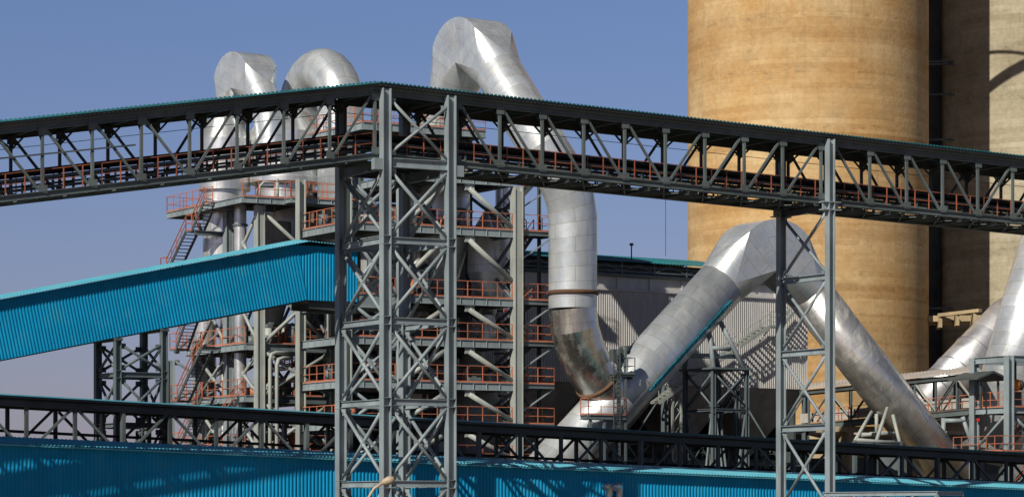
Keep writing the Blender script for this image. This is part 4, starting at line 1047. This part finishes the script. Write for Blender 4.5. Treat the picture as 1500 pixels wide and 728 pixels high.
# dark service building low behind, centre to right
hs = thing('service_hall', 'dark low plant hall under the walkway behind the lower conveyor', 'building', Vector((30, 240, 0)))
m = MB(); m.quadbox(Vector((35, 243, (CZ + 6.6) / 2)), Vector((16.5, 0, 0)), Vector((0, 2.5, 0)), Z * ((CZ + 6.6) / 2)); m.build('wall', 'msteel', hs)
m = MB(); m.quadbox(Vector((35, 242.9, CZ + 6.75)), Vector((16.8, 0, 0)), Vector((0, 2.9, 0)), Z * .14); m.build('roof', 'asph', hs)
for k in range(9):
    m = MB(); m.quadbox(Vector((21 + 3.4 * k, 240.4, CZ + 4.4)), Vector((.9, 0, 0)), Vector((0, .08, 0)), Z * .8); m.build('window', 'dsteel', hs)

# foreground steel rack bottom right and street lamp
fr = thing('steel_rack', 'pale steel frame top with a square corner in the bottom right foreground', 'steel frame', PY(1372, 760, 150))
cpt = PY(1372, 722, 150); lf = PY(1215, 730, 158); rg = PY(1409, 723, 152)
zf = cpt.z
m = MB(); a_ = Vector((lf.x, lf.y, zf)); b2 = Vector((rg.x, rg.y, zf))
a_ = cpt - U * 5.6 * 1 - V * 0 + Vector((0, 9, 0)); a_.z = zf
m.ibeam(a_, cpt, .16, .22); m.build('beam', 'steel', fr)
m = MB(); m.ibeam(cpt, b2, .16, .2); m.build('beam', 'steel', fr)
m = MB(); m.ibeam(a_ - Z * 1.1, cpt - Z * 1.1, .16, .22); m.build('beam', 'steel', fr)
for s in (0, .28, .56, .8, 1): 
    q = lerp(a_, cpt, s); m = MB(); m.bar(Vector((q.x, q.y, 0)) if s in (0, 1) else q - Z * 1.1, q - Z * .1, .14); m.build('post', 'steel', fr)
m = MB(); m.bar(Vector((b2.x, b2.y, 0)), b2, .12); m.tube(cpt - Z * .1, b2 - Z * 1.0, .05); m.tube(cpt - Z * 1.0, b2 - Z * .1, .05); m.build('post', 'steel', fr)
sl_ = thing('street_lamp', 'cobra head street lamp at the foot of the lattice tower, bottom of the picture', 'street lamp', PY(535, 760, 130) - Z * CZ)
hp = PY(572, 704, 130)
m = MB(); b0 = PY(534, 760, 130)
m.sweep([Vector((b0.x, b0.y, 0)), Vector((b0.x, b0.y, hp.z - 1.9)), PY(540, 728, 130), PY(548, 715, 130), PY(562, 706, 130)], .06, 10, sharp=False); m.build('pole', 'lamp', sl_)
m = MB(); ln = PY(577, 702, 130) - PY(560, 707, 130); m.sweep([PY(558, 708, 130), PY(563, 705.5, 130), PY(570, 703, 130), PY(576, 702.5, 130), PY(578, 703, 130)], [.06, .14, .19, .15, .04], 14, sharp=False); m.build('lamp_head', 'lamp', sl_)

# ============================ LIGHT, SKY, CAMERA ============================
AZ, EL = math.atan2(-.53, -.848), R(36)
d = Vector((math.sin(AZ) * math.cos(EL), math.cos(AZ) * math.cos(EL), math.sin(EL)))
ld = bpy.data.lights.new('sun', 'SUN'); ld.energy = 4.7; ld.angle = R(.53); ld.color = (1, .92, .79)
lo_ = bpy.data.objects.new('sun', ld); col.objects.link(lo_); lo_.rotation_euler = d.to_track_quat('Z', 'Y').to_euler()
w = bpy.data.worlds.new('World'); sc.world = w; w.use_nodes = True; nt = w.node_tree
bgn = nt.nodes['Background']; sk = nt.nodes.new('ShaderNodeTexSky'); sk.sky_type = 'NISHITA'; sk.sun_disc = False
sk.sun_elevation = EL; sk.sun_rotation = AZ % (2 * math.pi); sk.air_density = 1.0; sk.dust_density = .6; sk.ozone_density = 2.5
tc = nt.nodes.new('ShaderNodeTexCoord'); sx = nt.nodes.new('ShaderNodeSeparateXYZ'); nt.links.new(tc.outputs['Generated'], sx.inputs[0])
tint = ramp(nt, sx.outputs[2], .0, .17, (.50, .43, .63, 1), (.49, .51, .70, 1))
e_ = nt.nodes[-1].color_ramp.elements.new(.3); e_.color = (.15, .18, .25, 1)
nt.links.new(mix(nt, 1.0, sk.outputs[0], tint, 'MULTIPLY'), bgn.inputs[0]); bgn.inputs[1].default_value = .1
cam = bpy.data.cameras.new('camera'); co = bpy.data.objects.new('camera', cam); col.objects.link(co)
co.location = (0, 0, CZ); co.rotation_euler = (R(90), 0, 0)
cam.sensor_width = 36; cam.lens = 36 * F / 1500; cam.shift_y = (H - 364) / 1500; cam.clip_end = 9000; cam.clip_start = 1
sc.camera = co
sc.view_settings.view_transform = 'Standard'; sc.view_settings.look = 'None'; sc.view_settings.exposure = 0

for o in bpy.data.objects:
    g_ = {'process tower': 'steel process towers with railed decks', 'silo': 'tall concrete storage silos', 'duct': 'silvery lagged gas ducts', 'cyclone': 'cyclones inside the process towers', 'pipe': 'vertical riser pipes in the process towers', 'support frame': 'frames under the inverted V duct'}.get(o.get('category'))
    if g_ and o.parent is None: o['group'] = g_
